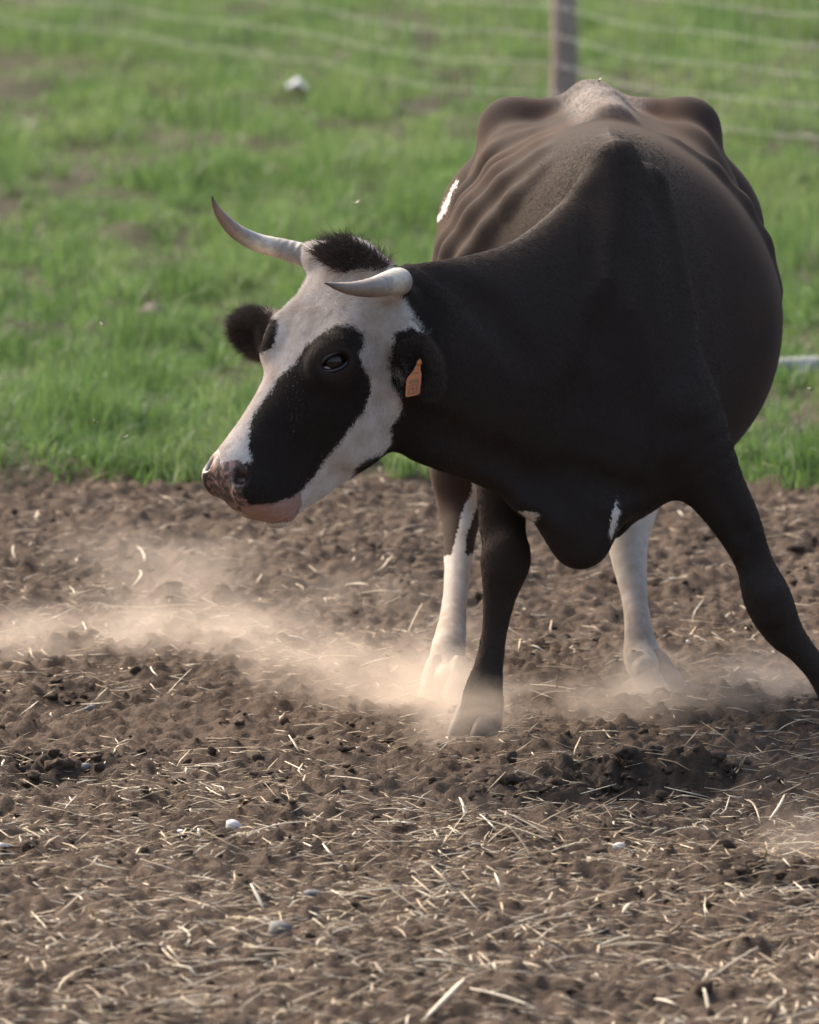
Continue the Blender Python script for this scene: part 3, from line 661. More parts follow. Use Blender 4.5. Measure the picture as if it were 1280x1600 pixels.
def coat(V):
    la, ll, lf = hloc(V); Vm = V.copy(); far = ll < -4
    Vm[far] = V[far] - 2 * HL * (((V[far] - HO) @ HL)[:, None])
    x, y = proj(Vm); xo, yo = proj(V)
    head = (la > -45) & (la < 440) & (np.abs(ll) < 150) & (V[:, 1] < 19.95) & (xo < 690)
    e = polysd(x, y, EYEPATCH) + np.where(far, 60, 0); n = polysd(x, y, NECK); tu = polysd(xo, yo, TUFT)
    hw = np.minimum(np.minimum(e, n), np.where(tu < 25, tu, 25)); fe = polysd(xo, yo, [(400, 500), (428, 492), (436, 504), (434, 522), (428, 542), (400, 556)]); hw = np.where(far, np.minimum(hw, fe), hw)
    de = np.minimum(np.linalg.norm((V - (EB + ET) / 2), axis=1) / HM - 52, np.linalg.norm((V - (FB + FT) / 2), axis=1) / HM - 42)
    ein = (((V - EB) @ e1[0]) > 0.012) | (((V - FB) @ e2[0]) > 0.012)
    hw = np.where((de < 0) & ein, np.minimum(hw, -12), hw)
    wf = np.where(head, hw, -30.0)
    hind = (V[:, 1] > 20.45)
    dark = np.minimum(polysd(xo, yo, [(660, 700), (712, 735), (735, 748), (738, 765), (722, 800), (712, 840), (706, 868), (690, 870), (660, 800)]),
                      polysd(xo, yo, [(752, 700), (765, 790), (752, 840), (742, 865), (728, 868), (728, 845), (738, 810), (752, 780)]))
    hl = smooth01(0.47, 0.43, V[:, 2]) * 40 - 20
    wf = np.where(hind & (V[:, 2] < 0.6), np.minimum(hl, np.where(xo < 860, dark, 30)), wf)
    for poly, y0, y1 in (([(812, 800), (832, 799), (846, 803), (838, 809), (832, 818)], 19.5, 20.3), ([(964, 776), (969, 800), (963, 822), (955, 842), (951, 838), (957, 800)], 19.5, 20.3),
                         ([(680, 350), (692, 322), (702, 300), (713, 279), (715, 283), (705, 308), (697, 332)], 20.6, 22), ([(880, 152), (912, 118), (945, 125), (990, 160), (955, 158), (930, 150), (905, 168)], 20.7, 22)):
        s = -polysd(xo, yo, poly); s = s * 0 - 40 if y0 == 20.7 else s; m = (V[:, 1] > y0) & (V[:, 1] < y1); wf = np.where(m, np.maximum(wf, s), wf)
    hm = (la > 250) & (np.abs(ll) < 90)
    pk = np.where(hm, np.maximum(-polysd(x, y, NOSE), -polysd(x, y, LIP)), -40); lipm = np.where(hm, -polysd(x, y, LIP), -40)
    # inner ear
    ie = np.linalg.norm(V - (surf(629, 577)), axis=1) / HM
    pk = np.maximum(pk, np.where(((V - EB) @ e1[0]) > 0.0, 12 - ie, -40))
    return wf, pk, lipm
wf, pk, lipm = coat(BV)
bx_, by_ = proj(BV); grey = smooth01(-28, 26, -polysd(bx_, by_, [(880, 156), (912, 118), (945, 122), (1000, 160), (975, 172), (940, 160), (905, 185)])) * (BV[:, 1] > 20.7)  # backlit sheen on the croup, painted as a soft grey mask
dirt = smooth01(0.50, 0.10, BV[:, 2]); brown = smooth01(20.25, 20.9, BV[:, 1])

def mat_coat(hair=False):
    m = NM('hair_mat' if hair else 'coat_mat')
    W, PKa, LI, DI, BR = m.attr('wf'), m.attr('pk'), m.attr('lip'), m.attr('dirt'), m.attr('brown')
    n1 = m.noise(160, 3, 0.6); n2 = m.noise(45, 3, 0.6)
    f = m.math('ADD', W, m.math('ADD', m.math('MULTIPLY', m.math('SUBTRACT', n1, 0.5), 13), m.math('MULTIPLY', m.math('SUBTRACT', n2, 0.5), 8)))
    f = m.rng(f, -0.8, 0.8)
    black = m.mix(m.math('MULTIPLY', BR, m.rng(m.noise(7, 3), 0.4, 0.65)), (0.034, 0.0255, 0.0215), (0.058, 0.035, 0.026))
    white = m.mix(m.rng(m.noise(24, 4, 0.6), 0.40, 0.70, 0, 0.8), (0.80, 0.74, 0.68), (0.62, 0.52, 0.44))
    c = m.mix(f, black, white); c = m.mix(m.math('MULTIPLY', m.attr('grey'), m.rng(m.noise(90, 4, 0.65, m.scl(m.pos(), (1.6, 0.35, 1))), 0.3, 0.65, 0.15, 0.8)), c, (0.30, 0.27, 0.245))  # grey mask mixes the painted croup sheen over the black coat
    c = m.mix(m.math('MULTIPLY', DI, m.rng(m.noise(30, 3), 0.3, 0.6, 0.6, 0.95)), c, m.mix(f, (0.055, 0.042, 0.034), (0.33, 0.26, 0.20)))
    pink = m.mix(m.rng(m.noise(55, 4, 0.7), 0.46, 0.60), (0.050, 0.034, 0.029), (0.34, 0.20, 0.165))
    pink = m.mix(m.rng(LI, 0, 4), pink, m.mix(m.rng(m.noise(90, 3), 0.35, 0.65), (0.42, 0.265, 0.225), (0.34, 0.205, 0.175)))
    pf = m.rng(m.math('ADD', PKa, m.math('MULTIPLY', m.math('SUBTRACT', n1, 0.5), 8)), -2, 2)
    c = m.mix(pf, c, pink); c = m.mix(m.attr('nostril_shade'), c, (0.016, 0.011, 0.010)); c = m.mix(m.math('MULTIPLY', m.attr('vr'), m.rng(f, 0, 1, 0.55, 0.40)), c, m.mix(f, (0.008, 0.006, 0.005), (0.26, 0.19, 0.14)))
    h = m.math('ADD', m.math('MULTIPLY', m.noise(350, 2, 0.5, m.scl(m.pos(), (1, 0.3, 0.35))), 0.5), m.math('MULTIPLY', n2, 0.4))
    m_b = 0.16
    rough = m.mix(pf, (0.5 if hair else 0.8,) * 3, (0.42,) * 3)
    return m.done(m.bsdf(c, rough, m.bump(h, m_b, 0.003), **{'Specular IOR Level': m.rng(pf, 0, 1, 0.09 if hair else 0.035, 0.4), 'Sheen Weight': 0.20 if hair else 0.06, 'Sheen Roughness': 0.45, 'Sheen Tint': (1.0, 0.85, 0.72, 1)}))
M_COAT = mat_coat()
CR = np.array([XB, 20.4, 0.0])
cow = empty('cow', CR, 'horned black and white cow lowering its turned head in a cloud of dust', 'cow')
body = obj('body', np_mesh('cow_body', BV - CR, BF, True, {'wf': wf, 'pk': pk, 'lip': lipm, 'dirt': dirt, 'brown': brown, 'grey': grey, 'nostril_shade': np.clip(1.5 - np.min([np.linalg.norm(BV - q, axis=1) for q in NOS], 0) / HM / 15, 0, 1)}), M_COAT, cow)  # shade inside the nostrils is painted by distance from each opening
# ------------------------------------------------------------------ horns, eyes, hooves, tag
def tube(pts, rad, n=6, ring=16, cap=True, wob=0.0):
    c = crom(np.column_stack([pts, rad]), n); p, r = c[:, :3], np.maximum(c[:, 3], 1e-4)
    t = np.gradient(p, axis=0); t /= np.linalg.norm(t, axis=1, keepdims=True); s = np.cross(t[0], (0.13, 0.2, 0.97)); V = []
    for k in range(len(p)):
        s = s - t[k] * (s @ t[k]); s /= np.linalg.norm(s); u = np.cross(t[k], s); a = np.linspace(0, 2 * math.pi, ring, endpoint=False)
        rr = r[k] * (1 + wob * np.sin(a * 2 + k * 0.3) + wob * 0.6 * math.sin(k * 1.9))
        V.append(p[k] + np.cos(a)[:, None] * s * np.reshape(rr, (-1, 1)) + np.sin(a)[:, None] * u * np.reshape(rr, (-1, 1)))
    V = np.concatenate(V); m = len(p); i = np.arange(ring); j = (i + 1) % ring
    F = np.concatenate([np.stack([k * ring + i, k * ring + j, (k + 1) * ring + j, (k + 1) * ring + i], -1) for k in range(m - 1)])
    tt = np.repeat(np.linspace(0, 1, m), ring); T = []
    if cap:
        V = np.vstack([V, p[:1], p[-1:]]); tt = np.append(tt, [0, 1])
        T = np.concatenate([np.stack([np.full(ring, m * ring), j, i], -1), np.stack([np.full(ring, m * ring + 1), (m - 1) * ring + i, (m - 1) * ring + j], -1)])
    return V, [F, T] if cap else [F], tt
def horn_mat():
    m = NM('horn_mat'); t = m.attr('t')
    c = m.mix(m.rng(t, 0.0, 0.35), (0.27, 0.23, 0.19), (0.36, 0.32, 0.27))
    c = m.mix(m.rng(m.math('ABSOLUTE', m.math('SUBTRACT', t, 0.40)), 0.10, 0.03), c, (0.62, 0.54, 0.42))
    c = m.mix(m.rng(t, 0.50, 0.62), c, (0.27, 0.20, 0.15)); c = m.mix(m.rng(t, 0.84, 0.99), c, (0.07, 0.05, 0.042))
    c = m.mix(m.rng(m.noise(60, 4, 0.6), 0.4, 0.7, 0, 0.6), c, (0.20, 0.17, 0.145))
    ringn = m.math('SINE', m.math('MULTIPLY', m.math('ADD', t, m.math('MULTIPLY', m.noise(30, 2), 0.02)), 150.0))
    h = m.math('ADD', m.math('MULTIPLY', m.math('MULTIPLY', ringn, m.rng(t, 0.42, 0.1)), 0.4), m.noise(110, 4, 0.6))
    return m.done(m.bsdf(c, 0.42, m.bump(h, 0.7, 0.003)))
M_HORN = horn_mat()
def horn(px):
    p = [P(x, y, HY + d * HM) for x, y, d, r in px]; V, F, t = tube(p, [r * HM for *_, r in px], 8, 20, True, 0.012)
    return obj('horn', np_mesh('horn', V - CR, F, True, {'t': t}), M_HORN, cow)
horn([(520, 412, 60, 20), (486, 402, 75, 19.5), (446, 390, 88, 16.5), (405, 380, 86, 15), (371, 363, 60, 12.5), (348, 340, 30, 9), (336, 321, 5, 5), (331, 306, -12, 0.8)])
horn([(606, 446, -50, 19), (621, 442, -90, 20), (622, 440, -125, 22), (606, 443, -160, 19.5), (582, 449, -190, 15.5), (556, 451, -215, 11.5), (530, 448, -238, 7), (507, 442, -255, 0.8)])
def eye_mat():
    m = NM('eye_mat'); c = m.mix(m.rng(m.noise(50, 2), 0.4, 0.6), (0.010, 0.006, 0.005), (0.020, 0.011, 0.008))
    return m.done(m.bsdf(c, 0.12, **{'Coat Weight': 0.12, 'Coat Roughness': 0.02, 'Specular IOR Level': 0.30}))
M_EYE = eye_mat(); M_LID = mat_simple('eyelid_mat', (0.020, 0.015, 0.014), (0.035, 0.027, 0.025), 200, 0.38, 0.2, 0.001); M_EYEW = mat_simple('eye_white_mat', (0.24, 0.16, 0.14), (0.34, 0.25, 0.22), 200, 0.2, 0.05)
import bmesh
def sphere_mesh(name, r, seg=32, scale=(1, 1, 1)):
    bm = bmesh.new(); bmesh.ops.create_uvsphere(bm, u_segments=seg, v_segments=seg // 2, radius=r)
    for v in bm.verts: v.co.x *= scale[0]; v.co.y *= scale[1]; v.co.z *= scale[2]
    me = bpy.data.meshes.new(name); bm.to_mesh(me); bm.free()
    for p in me.polygons: p.use_smooth = True
    return me
for s, c in ((1, EYE[0]), (-1, EYE[1])):
    u, v2, N = (eu, ev, EN) if s > 0 else (mirv(eu), mirv(ev), mirv(EN))
    e = obj('eye', sphere_mesh('eye', 20 * HM), M_EYE, cow, c - N * 16 * HM - CR)
    for up_, rr in ((1, 3.6), (-1, 2.6)):
        ang = np.linspace(0, math.pi, 9); pp = [u * math.cos(q) * 24 * HM + up_ * v2 * (math.sin(q) * (13.5 if up_ > 0 else 12)) * HM - v2 * 2 * math.cos(q) * HM + N * (8 + 11.5 * math.sin(q)) * HM for q in ang]
        tv, tf, _ = tube(pp, [rr * HM * (0.45 + 0.55 * math.sin(q)) for q in ang], 3, 10); obj('eyelid', np_mesh('eyelid', tv, tf, True), M_LID, e)
    tv, tf, _ = tube([u * (19 - k * 4) * HM - v2 * (3 + 2.4 * k) * HM + N * (10.5 + 2.6 * k) * HM for k in range(3)], [1.5 * HM, 2.3 * HM, 0.8 * HM], 4, 8)
    obj('eye_corner', np_mesh('eye_corner', tv, tf, True), M_EYEW, e)
M_HOOF = mat_simple('hoof_mat', (0.030, 0.024, 0.020), (0.16, 0.12, 0.09), 35, 0.75, 0.4, 0.003)
M_HOOFD = mat_simple('dusty_hoof_mat', (0.20, 0.155, 0.12), (0.34, 0.27, 0.215), 35, 0.85, 0.4, 0.003)
def hoof(c, toe, top, L=0.105, W=0.048, H=0.075, mat=None):
    toe = nrmv([toe[0], toe[1], 0]); sd = np.array([-toe[1], toe[0], 0]); V, F, off = [], [], 0; n = 14; a = np.linspace(0, 2 * math.pi, n, endpoint=False)
    for s in (-1, 1):
        for k, (z, l, wd, sh) in enumerate(((-.012, L * .52, W * .52, .012), (0.006, L * .52, W * .54, .012), (.03, L * .44, W * .52, .000), (.055, L * .36, W * .48, -.012), (H, L * .28, W * .40, -.022), (H + .012, L * .12, W * .2, -.025))):
            ell = np.sign(np.cos(a)) * np.abs(np.cos(a)) ** 0.85 * l; lat = np.sin(a) * wd * np.where(np.cos(a) > 0, 1 - 0.35 * np.cos(a) ** 2, 1)
            sk = (top - c) * (z / H) * 0.35; V.append(c + toe * (ell + sh)[:, None] + sd * (lat + s * W * 0.56)[:, None] + np.array([0, 0, z]) + np.array([sk[0], sk[1], 0]))
        i = np.arange(n); j = (i + 1) % n
        for k in range(5): F.append(off + np.stack([k * n + i, k * n + j, (k + 1) * n + j, (k + 1) * n + i], -1))
        off += 6 * n
    return obj('hoof', np_mesh('hoof', np.concatenate(V) - CR, np.concatenate(F), True), mat or M_HOOF, cow)
hoof(np.array([*P(744, 1140, 20.0)[:2], 0]), (-.45, -.9), P(752, 1100, 20.0))
hoof(np.array([*G(1335, 1133)[:2], 0]), (.75, -.65), P(1318, 1100, 20.1))
hoof(np.array([*RHh[:2], 0]), (-.3, -.95), P(697, 1050, 20.7), mat=M_HOOFD); hoof(np.array([*LHh[:2], 0]) + (.012, 0, 0), (.62, -.78), P(1005, 1040, 20.8), 0.115, mat=M_HOOFD)

def tag_mat():
    m = NM('ear_tag_mat'); n = m.noise(90, 4, 0.6)
    return m.done(m.bsdf(m.mix(m.rng(n, 0.35, 0.7), (0.62, 0.21, 0.055), (0.48, 0.17, 0.06)), 0.5, m.bump(n, 0.2, 0.001)))
M_TAG = tag_mat(); M_INK = mat_simple('tag_print_mat', (0.26, 0.12, 0.055), (0.33, 0.16, 0.08), 150, 0.6, 0.05)
TY = min(surf(x, y)[1] + 0.012 * (y - 563) / 58 for x in (638, 646, 652, 658) for y in (566, 580, 595, 608, 618)) - 0.008
def plate(poly, Y0, Y1, th, parent, name, mat):
    tp = np.mean([q[1] for q in poly]); 
    def pt(x, y): return P(x, y, Y0 + (Y1 - Y0) * (y - 563) / 58.0)
    fr = np.array([pt(x, y) for x, y in poly]); bk = fr + np.array([0, th, 0]); n = len(poly)
    V = np.vstack([fr, bk]); F = [tuple(range(n))[::-1], tuple(range(n, 2 * n))] + [(i, (i + 1) % n, n + (i + 1) % n, n + i) for i in range(n)]
    me = bpy.data.meshes.new(name); me.from_pydata([tuple(p) for p in V - CR], [], F); me.update()
    return obj(name, me, mat, parent)
T0, T1 = TY, TY - 0.012
tg = plate([(650, 571), (654, 562), (657, 560), (659, 564), (657, 577), (659, 585), (656.5, 614), (654, 616.5), (636, 620.5), (633.5, 619), (635, 595), (637, 590), (646, 579)], T0, T1, 0.002, cow, 'ear_tag', M_TAG)
tg['label'] = 'orange plastic tag hanging in the near ear'
for q in ([(640, 594.5), (654, 591.5), (653.6, 597), (639.6, 600)], [(639, 602.5), (653, 599.5), (652.9, 601), (638.9, 604)], [(638.6, 606), (640.4, 605.6), (639.8, 616.2), (638, 616.6)], [(650.6, 603.5), (652.4, 603.1), (651.4, 613.6), (649.6, 614)], [(640.6, 614.6), (649.4, 612.6), (649.3, 614.2), (640.5, 616.2)], [(642.5, 606.5), (648.5, 605.2), (648.3, 607), (642.3, 608.3)], [(645, 607.6), (646.8, 607.2), (646.3, 611.5), (644.5, 611.9)], [(645, 583), (655, 580.8), (655, 582.3), (645, 584.5)]):
    plate(q, T0 - 0.0015, T1 - 0.0015, 0.001, tg, 'printed_mark', M_INK)
st_ = obj('tag_stud', sphere_mesh('tag_stud', 0.006, 12, (1, .5, 1)), M_TAG, tg); st_.location = P(655.5, 567, T0 - 0.003) - CR

# ------------------------------------------------------------------ hair
M_HAIR = mat_coat(True)
def hair_obj(name, roots, dirs, lens, rad, attrs, npt=4, curl=0.0, droop=None, mat=None):
    n = len(roots); hc = bpy.data.hair_curves.new(name); hc.add_curves([npt] * n)
    t = np.linspace(0, 1, npt)[None, :, None]
    p = roots[:, None, :] + dirs[:, None, :] * lens[:, None, None] * t
    if droop is not None: p = p + droop[:, None, :] * lens[:, None, None] * t ** 2
    if curl: p = p + rng.normal(0, curl, (n, 1, 3)) * lens[:, None, None] * t ** 2
    p = p - CR
    hc.attributes['position'].data.foreach_set('vector', p.astype(np.float32).ravel())
    ra = hc.attributes.get('radius') or hc.attributes.new('radius', 'FLOAT', 'POINT')
    ra.data.foreach_set('value', (np.reshape(rad, (-1, 1)) * (1 - 0.85 * np.linspace(0, 1, npt) ** 2)[None, :] * np.ones((n, 1))).astype(np.float32).ravel())
    for k, a in attrs.items():
        at = hc.attributes.new(k, 'FLOAT', 'CURVE'); at.data.foreach_set('value', np.asarray(a, np.float32))
    o = bpy.data.objects.new(name, hc); col.objects.link(o); o.parent = cow; hc.materials.append(mat or M_HAIR)
    return o
fc = BV[BF]; ctr = fc.mean(1); fn_ = np.cross(fc[:, 2] - fc[:, 0], fc[:, 3] - fc[:, 1]); ar = 0.5 * np.linalg.norm(fn_, axis=1); fn_ /= np.maximum(2 * ar, 1e-12)[:, None]
fN = BN[BF].mean(1); tocam = C0 - ctr; tocam /= np.linalg.norm(tocam, axis=1, keepdims=True); facing = (fN * tocam).sum(1)
fla, fll, flf = hloc(ctr); fhead = (fla > -60) & (fla < 440) & (np.abs(fll) < 150) & (ctr[:, 1] < 19.95) & (ctr[:, 0] < 0.07)
hs = smooth01(0.12, -0.02, ctr[:, 0]) * smooth01(-130, -40, fla)
wgt = ar * (facing > -0.35) * (1 + 3 * hs) * smooth01(20.6, 20.05, ctr[:, 1]) * (pk[BF].mean(1) < -3)
eyed = np.minimum(np.linalg.norm(ctr - EYE[0], axis=1), np.linalg.norm(ctr - EYE[1], axis=1)) / HM
wgt = wgt * (eyed > 30) * np.where(eyed < 40, 0.5, 1)
NH = 360000
fi = rng.choice(len(BF), NH, p=wgt / wgt.sum())
uv = rng.uniform(0, 1, (NH, 2)); a4 = np.stack([(1 - uv[:, 0]) * (1 - uv[:, 1]), uv[:, 0] * (1 - uv[:, 1]), uv[:, 0] * uv[:, 1], (1 - uv[:, 0]) * uv[:, 1]], -1)
def samp(A): return (A[BF[fi]] * (a4 if A.ndim == 1 else a4[..., None])).sum(1)
R_, N_ = samp(BV), samp(BN); W_, D_, B_ = samp(wf), samp(dirt), samp(brown)
h_ = fhead[fi]; la, ll, lf = fla[fi], fll[fi], flf[fi]
flow = np.where(R_[:, 1:2] < 20.05, np.array([[0.55, 0.35, -0.75]]), np.array([[0.0, 0.75, -0.65]])) + np.array([[0, 0, 0]])
flow[:, 0] += np.where(R_[:, 1] > 20.05, np.sign(R_[:, 0] - XB) * 0.25, 0)
hd = HA[None] * np.clip((la - 70) / 60, -0.7, 1)[:, None] + HL[None] * np.clip(ll / 60, -1, 1)[:, None] * 0.8 - HF[None] * 0.25
flow = np.where(h_[:, None], hd, flow) + rng.normal(0, 1, (NH, 3)) * (0.09 + 0.13 * hs[fi])[:, None]
flow -= N_ * (flow * N_).sum(1, keepdims=True); flow /= np.maximum(np.linalg.norm(flow, axis=1, keepdims=True), 1e-6)
ear_ = ((la > 0) & (np.abs(ll) > 96) & (flf > -900)[fi]) & h_
H_ = hs[fi]; ln = 0.0070 - 0.0005 * H_
ln = ln * rng.uniform(0.6, 1.3, NH)
ln = np.where(h_ & (la < 120) & (np.abs(ll) < 95), ln * 2.2, ln); ln = np.where(h_ & (la > 280), ln * 0.7, ln)
lift = 0.10 + 0.20 * H_ + rng.uniform(0, 1, NH) * (0.08 + 0.07 * H_)
e_near = (((R_ - EB) @ e1[0]) > 0.015) & (np.linalg.norm(R_ - (EB + ET) / 2, axis=1) < 0.075); e_far = (((R_ - FB) @ e2[0]) > 0.01) & (np.linalg.norm(R_ - (FB + FT) / 2, axis=1) < 0.085)
for em, dd in ((e_near, e1[0]), (e_far, e2[0])):
    ln = np.where(em, rng.uniform(0.008, 0.024, NH) * (1.0 if dd is e1[0] else 1.25), ln); flow = np.where(em[:, None], dd[None] * 0.8 + rng.normal(0, 0.25, (NH, 3)), flow); lift = np.where(em, 0.55, lift)
dirv = flow + N_ * lift[:, None]; dirv /= np.linalg.norm(dirv, axis=1, keepdims=True)
hb = np.where(e_far | e_near, 1.6, B_); D_ = np.where(e_far | e_near, rng.uniform(0.5, 1.0, NH), D_)
hair_obj('fur', R_, dirv, ln, 0.00028, {'wf': W_ + rng.normal(0, 2.0, NH), 'pk': np.full(NH, -40.), 'lip': np.full(NH, -40.), 'dirt': D_, 'brown': np.clip(hb, 0, 1), 'vr': np.clip(np.clip(rng.normal(0.25, 0.35, NH), 0, 1) * (0.15 + 0.85 * H_) * np.where(h_ & (la < 190) & (W_ > 3), 1.0 + 2.2 * np.clip(vnoise(ll * 0.16, la * 0.03, 300) + 0.15, 0, 1), 1), 0, 1)}, 3, 0.10, -N_ * 0.12)
# pale hair inside the near ear
er, ed_ = [], []
for _ in range(420):
    x, y = random.gauss(625, 6), random.gauss(574, 9); c = surf(x, y)
    if c is not None: er.append(c); ed_.append(nrmv(cv(random.gauss(4, 3), random.gauss(8, 3), -5)))
z0 = np.zeros(len(er)); hair_obj('ear_hair', np.array(er), np.array(ed_), rng.uniform(0.008, 0.022, len(er)), 0.00026, {'wf': z0 + np.where(rng.uniform(0, 1, len(er)) < 0.6, 25, -25), 'pk': z0 - 40, 'lip': z0 - 40, 'dirt': z0, 'brown': z0 + 1, 'vr': rng.uniform(0.2, 1, len(er))}, 4, 0.2)
# forelock
nt_ = 2600; cx, cy = [], []
while len(cx) < nt_:
    x, y = random.uniform(492, 612), random.uniform(372, 432)
    if polysd(np.array([x]), np.array([y]), TUFT)[0] < 3: cx.append(x); cy.append(y)
rt, dr = [], []
vis = (facing > -0.25)[:] ; top = np.unique(BF[(facing > -0.5) & fhead]); tx, ty = proj(BV[top])
for x, y in zip(cx, cy):
    d = np.hypot(tx - x, ty - y); c = top[np.argmin(d + random.uniform(0, 4))]; rt.append(BV[c] + rng.normal(0, .002, 3))
    side = (x - 552) / 55; up_ = (415 - y) / 40
    dr.append(nrmv(UP * (0.55 + 0.5 * up_) + RT * (0.75 * side - 0.35) - FW * 0.25 + HF * 0.35 + rng.normal(0, 0.22, 3)))
nt_ = len(rt); z0 = np.zeros(nt_)
hair_obj('forelock', np.array(rt), np.array(dr), rng.uniform(0.016, 0.040, nt_), 0.00045, {'wf': z0 - 30, 'pk': z0 - 40, 'lip': z0 - 40, 'dirt': z0, 'brown': z0 + 0.8}, 5, 0.25, np.tile(-UP * 0.25, (nt_, 1)))
# whiskers round the mouth
wr, wdn = [], []
for x, y, dx, dy in [(336, 708, -8, -6), (340, 703, -9, -8), (334, 712, -9, -5), (458, 808, 5, 4), (450, 811, 3, 6), (462, 803, 7, 3), (440, 812, 1, 7), (466, 797, 7, 4)] + []:
    c = surf(x, y)
    if c is None: continue
    wr.append(c); wdn.append(nrmv(cv(dx, dy, -4)))
nw = len(wr); z0 = np.zeros(nw)
hair_obj('whiskers', np.array(wr), np.array(wdn), rng.uniform(0.012, 0.03, nw), 0.00022, {'wf': z0 + 25, 'pk': z0 - 40, 'lip': z0 - 40, 'dirt': z0, 'brown': z0}, 4, 0.1)
# chaff stuck to the face
VV, FF, off = [], [], 0
for _ in range(46):
    x, y = random.gauss(452, 14), random.gauss(625, 34); c = surf(x, y)
    if c is None: continue
    L = random.uniform(0.002, 0.005); d = nrmv(rng.normal(0, 1, 3)); v, f = ribbon(c + np.array([0, -.005, 0]) - d * L / 2, c + np.array([0, -.005, 0]) + d * L / 2, 0.0014, 0, 0, 0.5, 1); VV.append(v); FF.append(f + off); off += len(v)
ch = obj('chaff', np_mesh('chaff', np.concatenate(VV) - CR, np.concatenate(FF), True, {'tint': np.full(off, 0.45)}), mat_simple('chaff_mat', (0.28, 0.26, 0.06), (0.40, 0.36, 0.14), 200, 0.6), cow); ch['kind'] = 'stuff'

# ------------------------------------------------------------------ fence, pipe, litter, flies
def wood():
    m = NM('post_wood_mat'); n = m.noise(9, 5, 0.6, m.scl(m.pos(), (3, 3, 0.25)))
    return m.done(m.bsdf(m.mix(m.rng(n, 0.3, 0.7), (0.22, 0.15, 0.12), (0.40, 0.31, 0.26)), 0.85, m.bump(n, 0.6, 0.01)))
M_WOOD = wood(); M_WIRE = mat_simple('wire_mat', (0.40, 0.40, 0.38), (0.50, 0.50, 0.48), 30, 0.7, 0.1)
M_PIPE = mat_simple('pipe_mat', (0.19, 0.195, 0.20), (0.31, 0.315, 0.32), 12, 0.65, 0.2)
FPB = np.array([0.668, 41.0, 0.0]); fdir = nrmv([0.99, -2.70, 0])
fz = float(terrain(FPB[:1], FPB[1:2])[0][0])
fence = empty('wire_fence', FPB, 'weathered wooden post carrying sagging galvanised wire netting across the pasture', 'fence')
V, F, t = tube([(0, 0, -0.2), (0.004, 0, 0.25), (-0.004, 0, 0.7), (-0.016, 0, 1.25)], [.060, .058, .055, .052], 5, 14, True, 0.04)
obj('post', np_mesh('post', V, F, True), M_WOOD, fence)
HS = [0.03, 0.155, 0.285, 0.415, 0.545, 0.675, 0.805]
for k, h in enumerate(HS):
    pts = []
    for s in np.linspace(-9, 4.6, 28):
        sag = -0.05 * math.sin(math.pi * ((s % 4.6) / 4.6)) * (0.5 + h); q = fdir * s; zz = float(terrain(np.array([FPB[0] + q[0]]), np.array([FPB[1] + q[1]]))[0][0])
        pts.append((q[0] - 0.055 * fdir[1] * -1 * 0 + 0.06 * -0.94, q[1] - 0.06 * 0.34, h + sag * 0.8 + 0.006 * math.sin(s * 2.1 + k) + 0.4 * zz))
    V, F, t = tube(pts, [0.0014] * len(pts), 2, 6); obj('wire', np_mesh('wire', V, F, True), M_WIRE, fence)
for s in np.arange(-8.9, 4.5, 0.15):
    sag = -0.05 * math.sin(math.pi * ((s % 4.6) / 4.6)) * 0.8; q = fdir * s; sl = random.gauss(0, 0.012)
    V, F, t = tube([(q[0] - .0564, q[1] - .02, 0.02), (q[0] - .0564 + sl, q[1] - .02, 0.40 + sag * 0.5), (q[0] - .0564, q[1] - .02, 0.805 + sag * 1.2)], [0.0008] * 3, 3, 5); obj('stay_wire', np_mesh('stay_wire', V, F, True), M_WIRE, fence)
pl, pr = G(1185, 608), G(1330, 602); pc = (pl + pr) / 2; pr = pl + (pr - pl) * 14
pz = 0.062
V, F, t = tube([pl + (0, 0, pz), pl * .5 + pr * .5 + (0, 0, pz + .01), pr + (0, 0, pz)], [.029] * 3, 8, 18)
tag(obj('pipe', np_mesh('pipe', V - pl, F, True), M_PIPE, None, pl), 'grey pipe lying in the grass beside the cow flank', 'pipe')
g = G(467, 160); zz = float(terrain(g[:1], g[1:2])[0][0])
n = 9; u = np.linspace(-1, 1, n); uu, vv = np.meshgrid(u, u, indexing='ij'); hh = 0.035 * fbm(uu * 1.5 + 3, vv * 1.5, 200, 3) + 0.05 * (1 - uu ** 2) * 0.5
V = np.stack([uu * 0.055 * (1 - 0.25 * vv ** 2), vv * 0.06, hh + 0.04 - 0.5 * uu * 0.05], -1).reshape(-1, 3); V = np.vstack([V, V - (0, 0, 0.004)]); i9 = np.arange(81).reshape(9, 9)
q9 = np.stack([i9[:-1, :-1], i9[1:, :-1], i9[1:, 1:], i9[:-1, 1:]], -1).reshape(-1, 4); rim = np.concatenate([i9[0, :], i9[1:, -1], i9[-1, -2::-1], i9[-2:0:-1, 0]]); rq = np.stack([rim, rim + 81, np.roll(rim, -1) + 81, np.roll(rim, -1)], -1)
tag(obj('paper_scrap', np_mesh('paper_scrap', V, np.concatenate([q9, q9[:, ::-1] + 81, rq]), True), mat_simple('paper_mat', (0.80, 0.80, 0.78), (0.88, 0.88, 0.86), 30, 0.6, 0.2), None, (g[0], g[1], zz + 0.0)), 'crumpled white scrap lying in the green pasture', 'litter')
g = G(238, 492); zz = float(terrain(g[:1], g[1:2])[0][0]); v, f = lump(77, 3); v = v / np.linalg.norm(v, axis=1, keepdims=True) * (1 + .12 * np.sin(v * 5).sum(1, keepdims=True))
tag(obj('earth_clod', np_mesh('earth_clod', v * (.045, .07, .045), f, True), mat_simple('pink_clod_mat', (0.085, 0.058, 0.050), (0.15, 0.105, 0.09), 30, 0.9), None, (g[0], g[1], zz + .005)), 'pinkish brown clod lying in the pasture grass', 'clod')
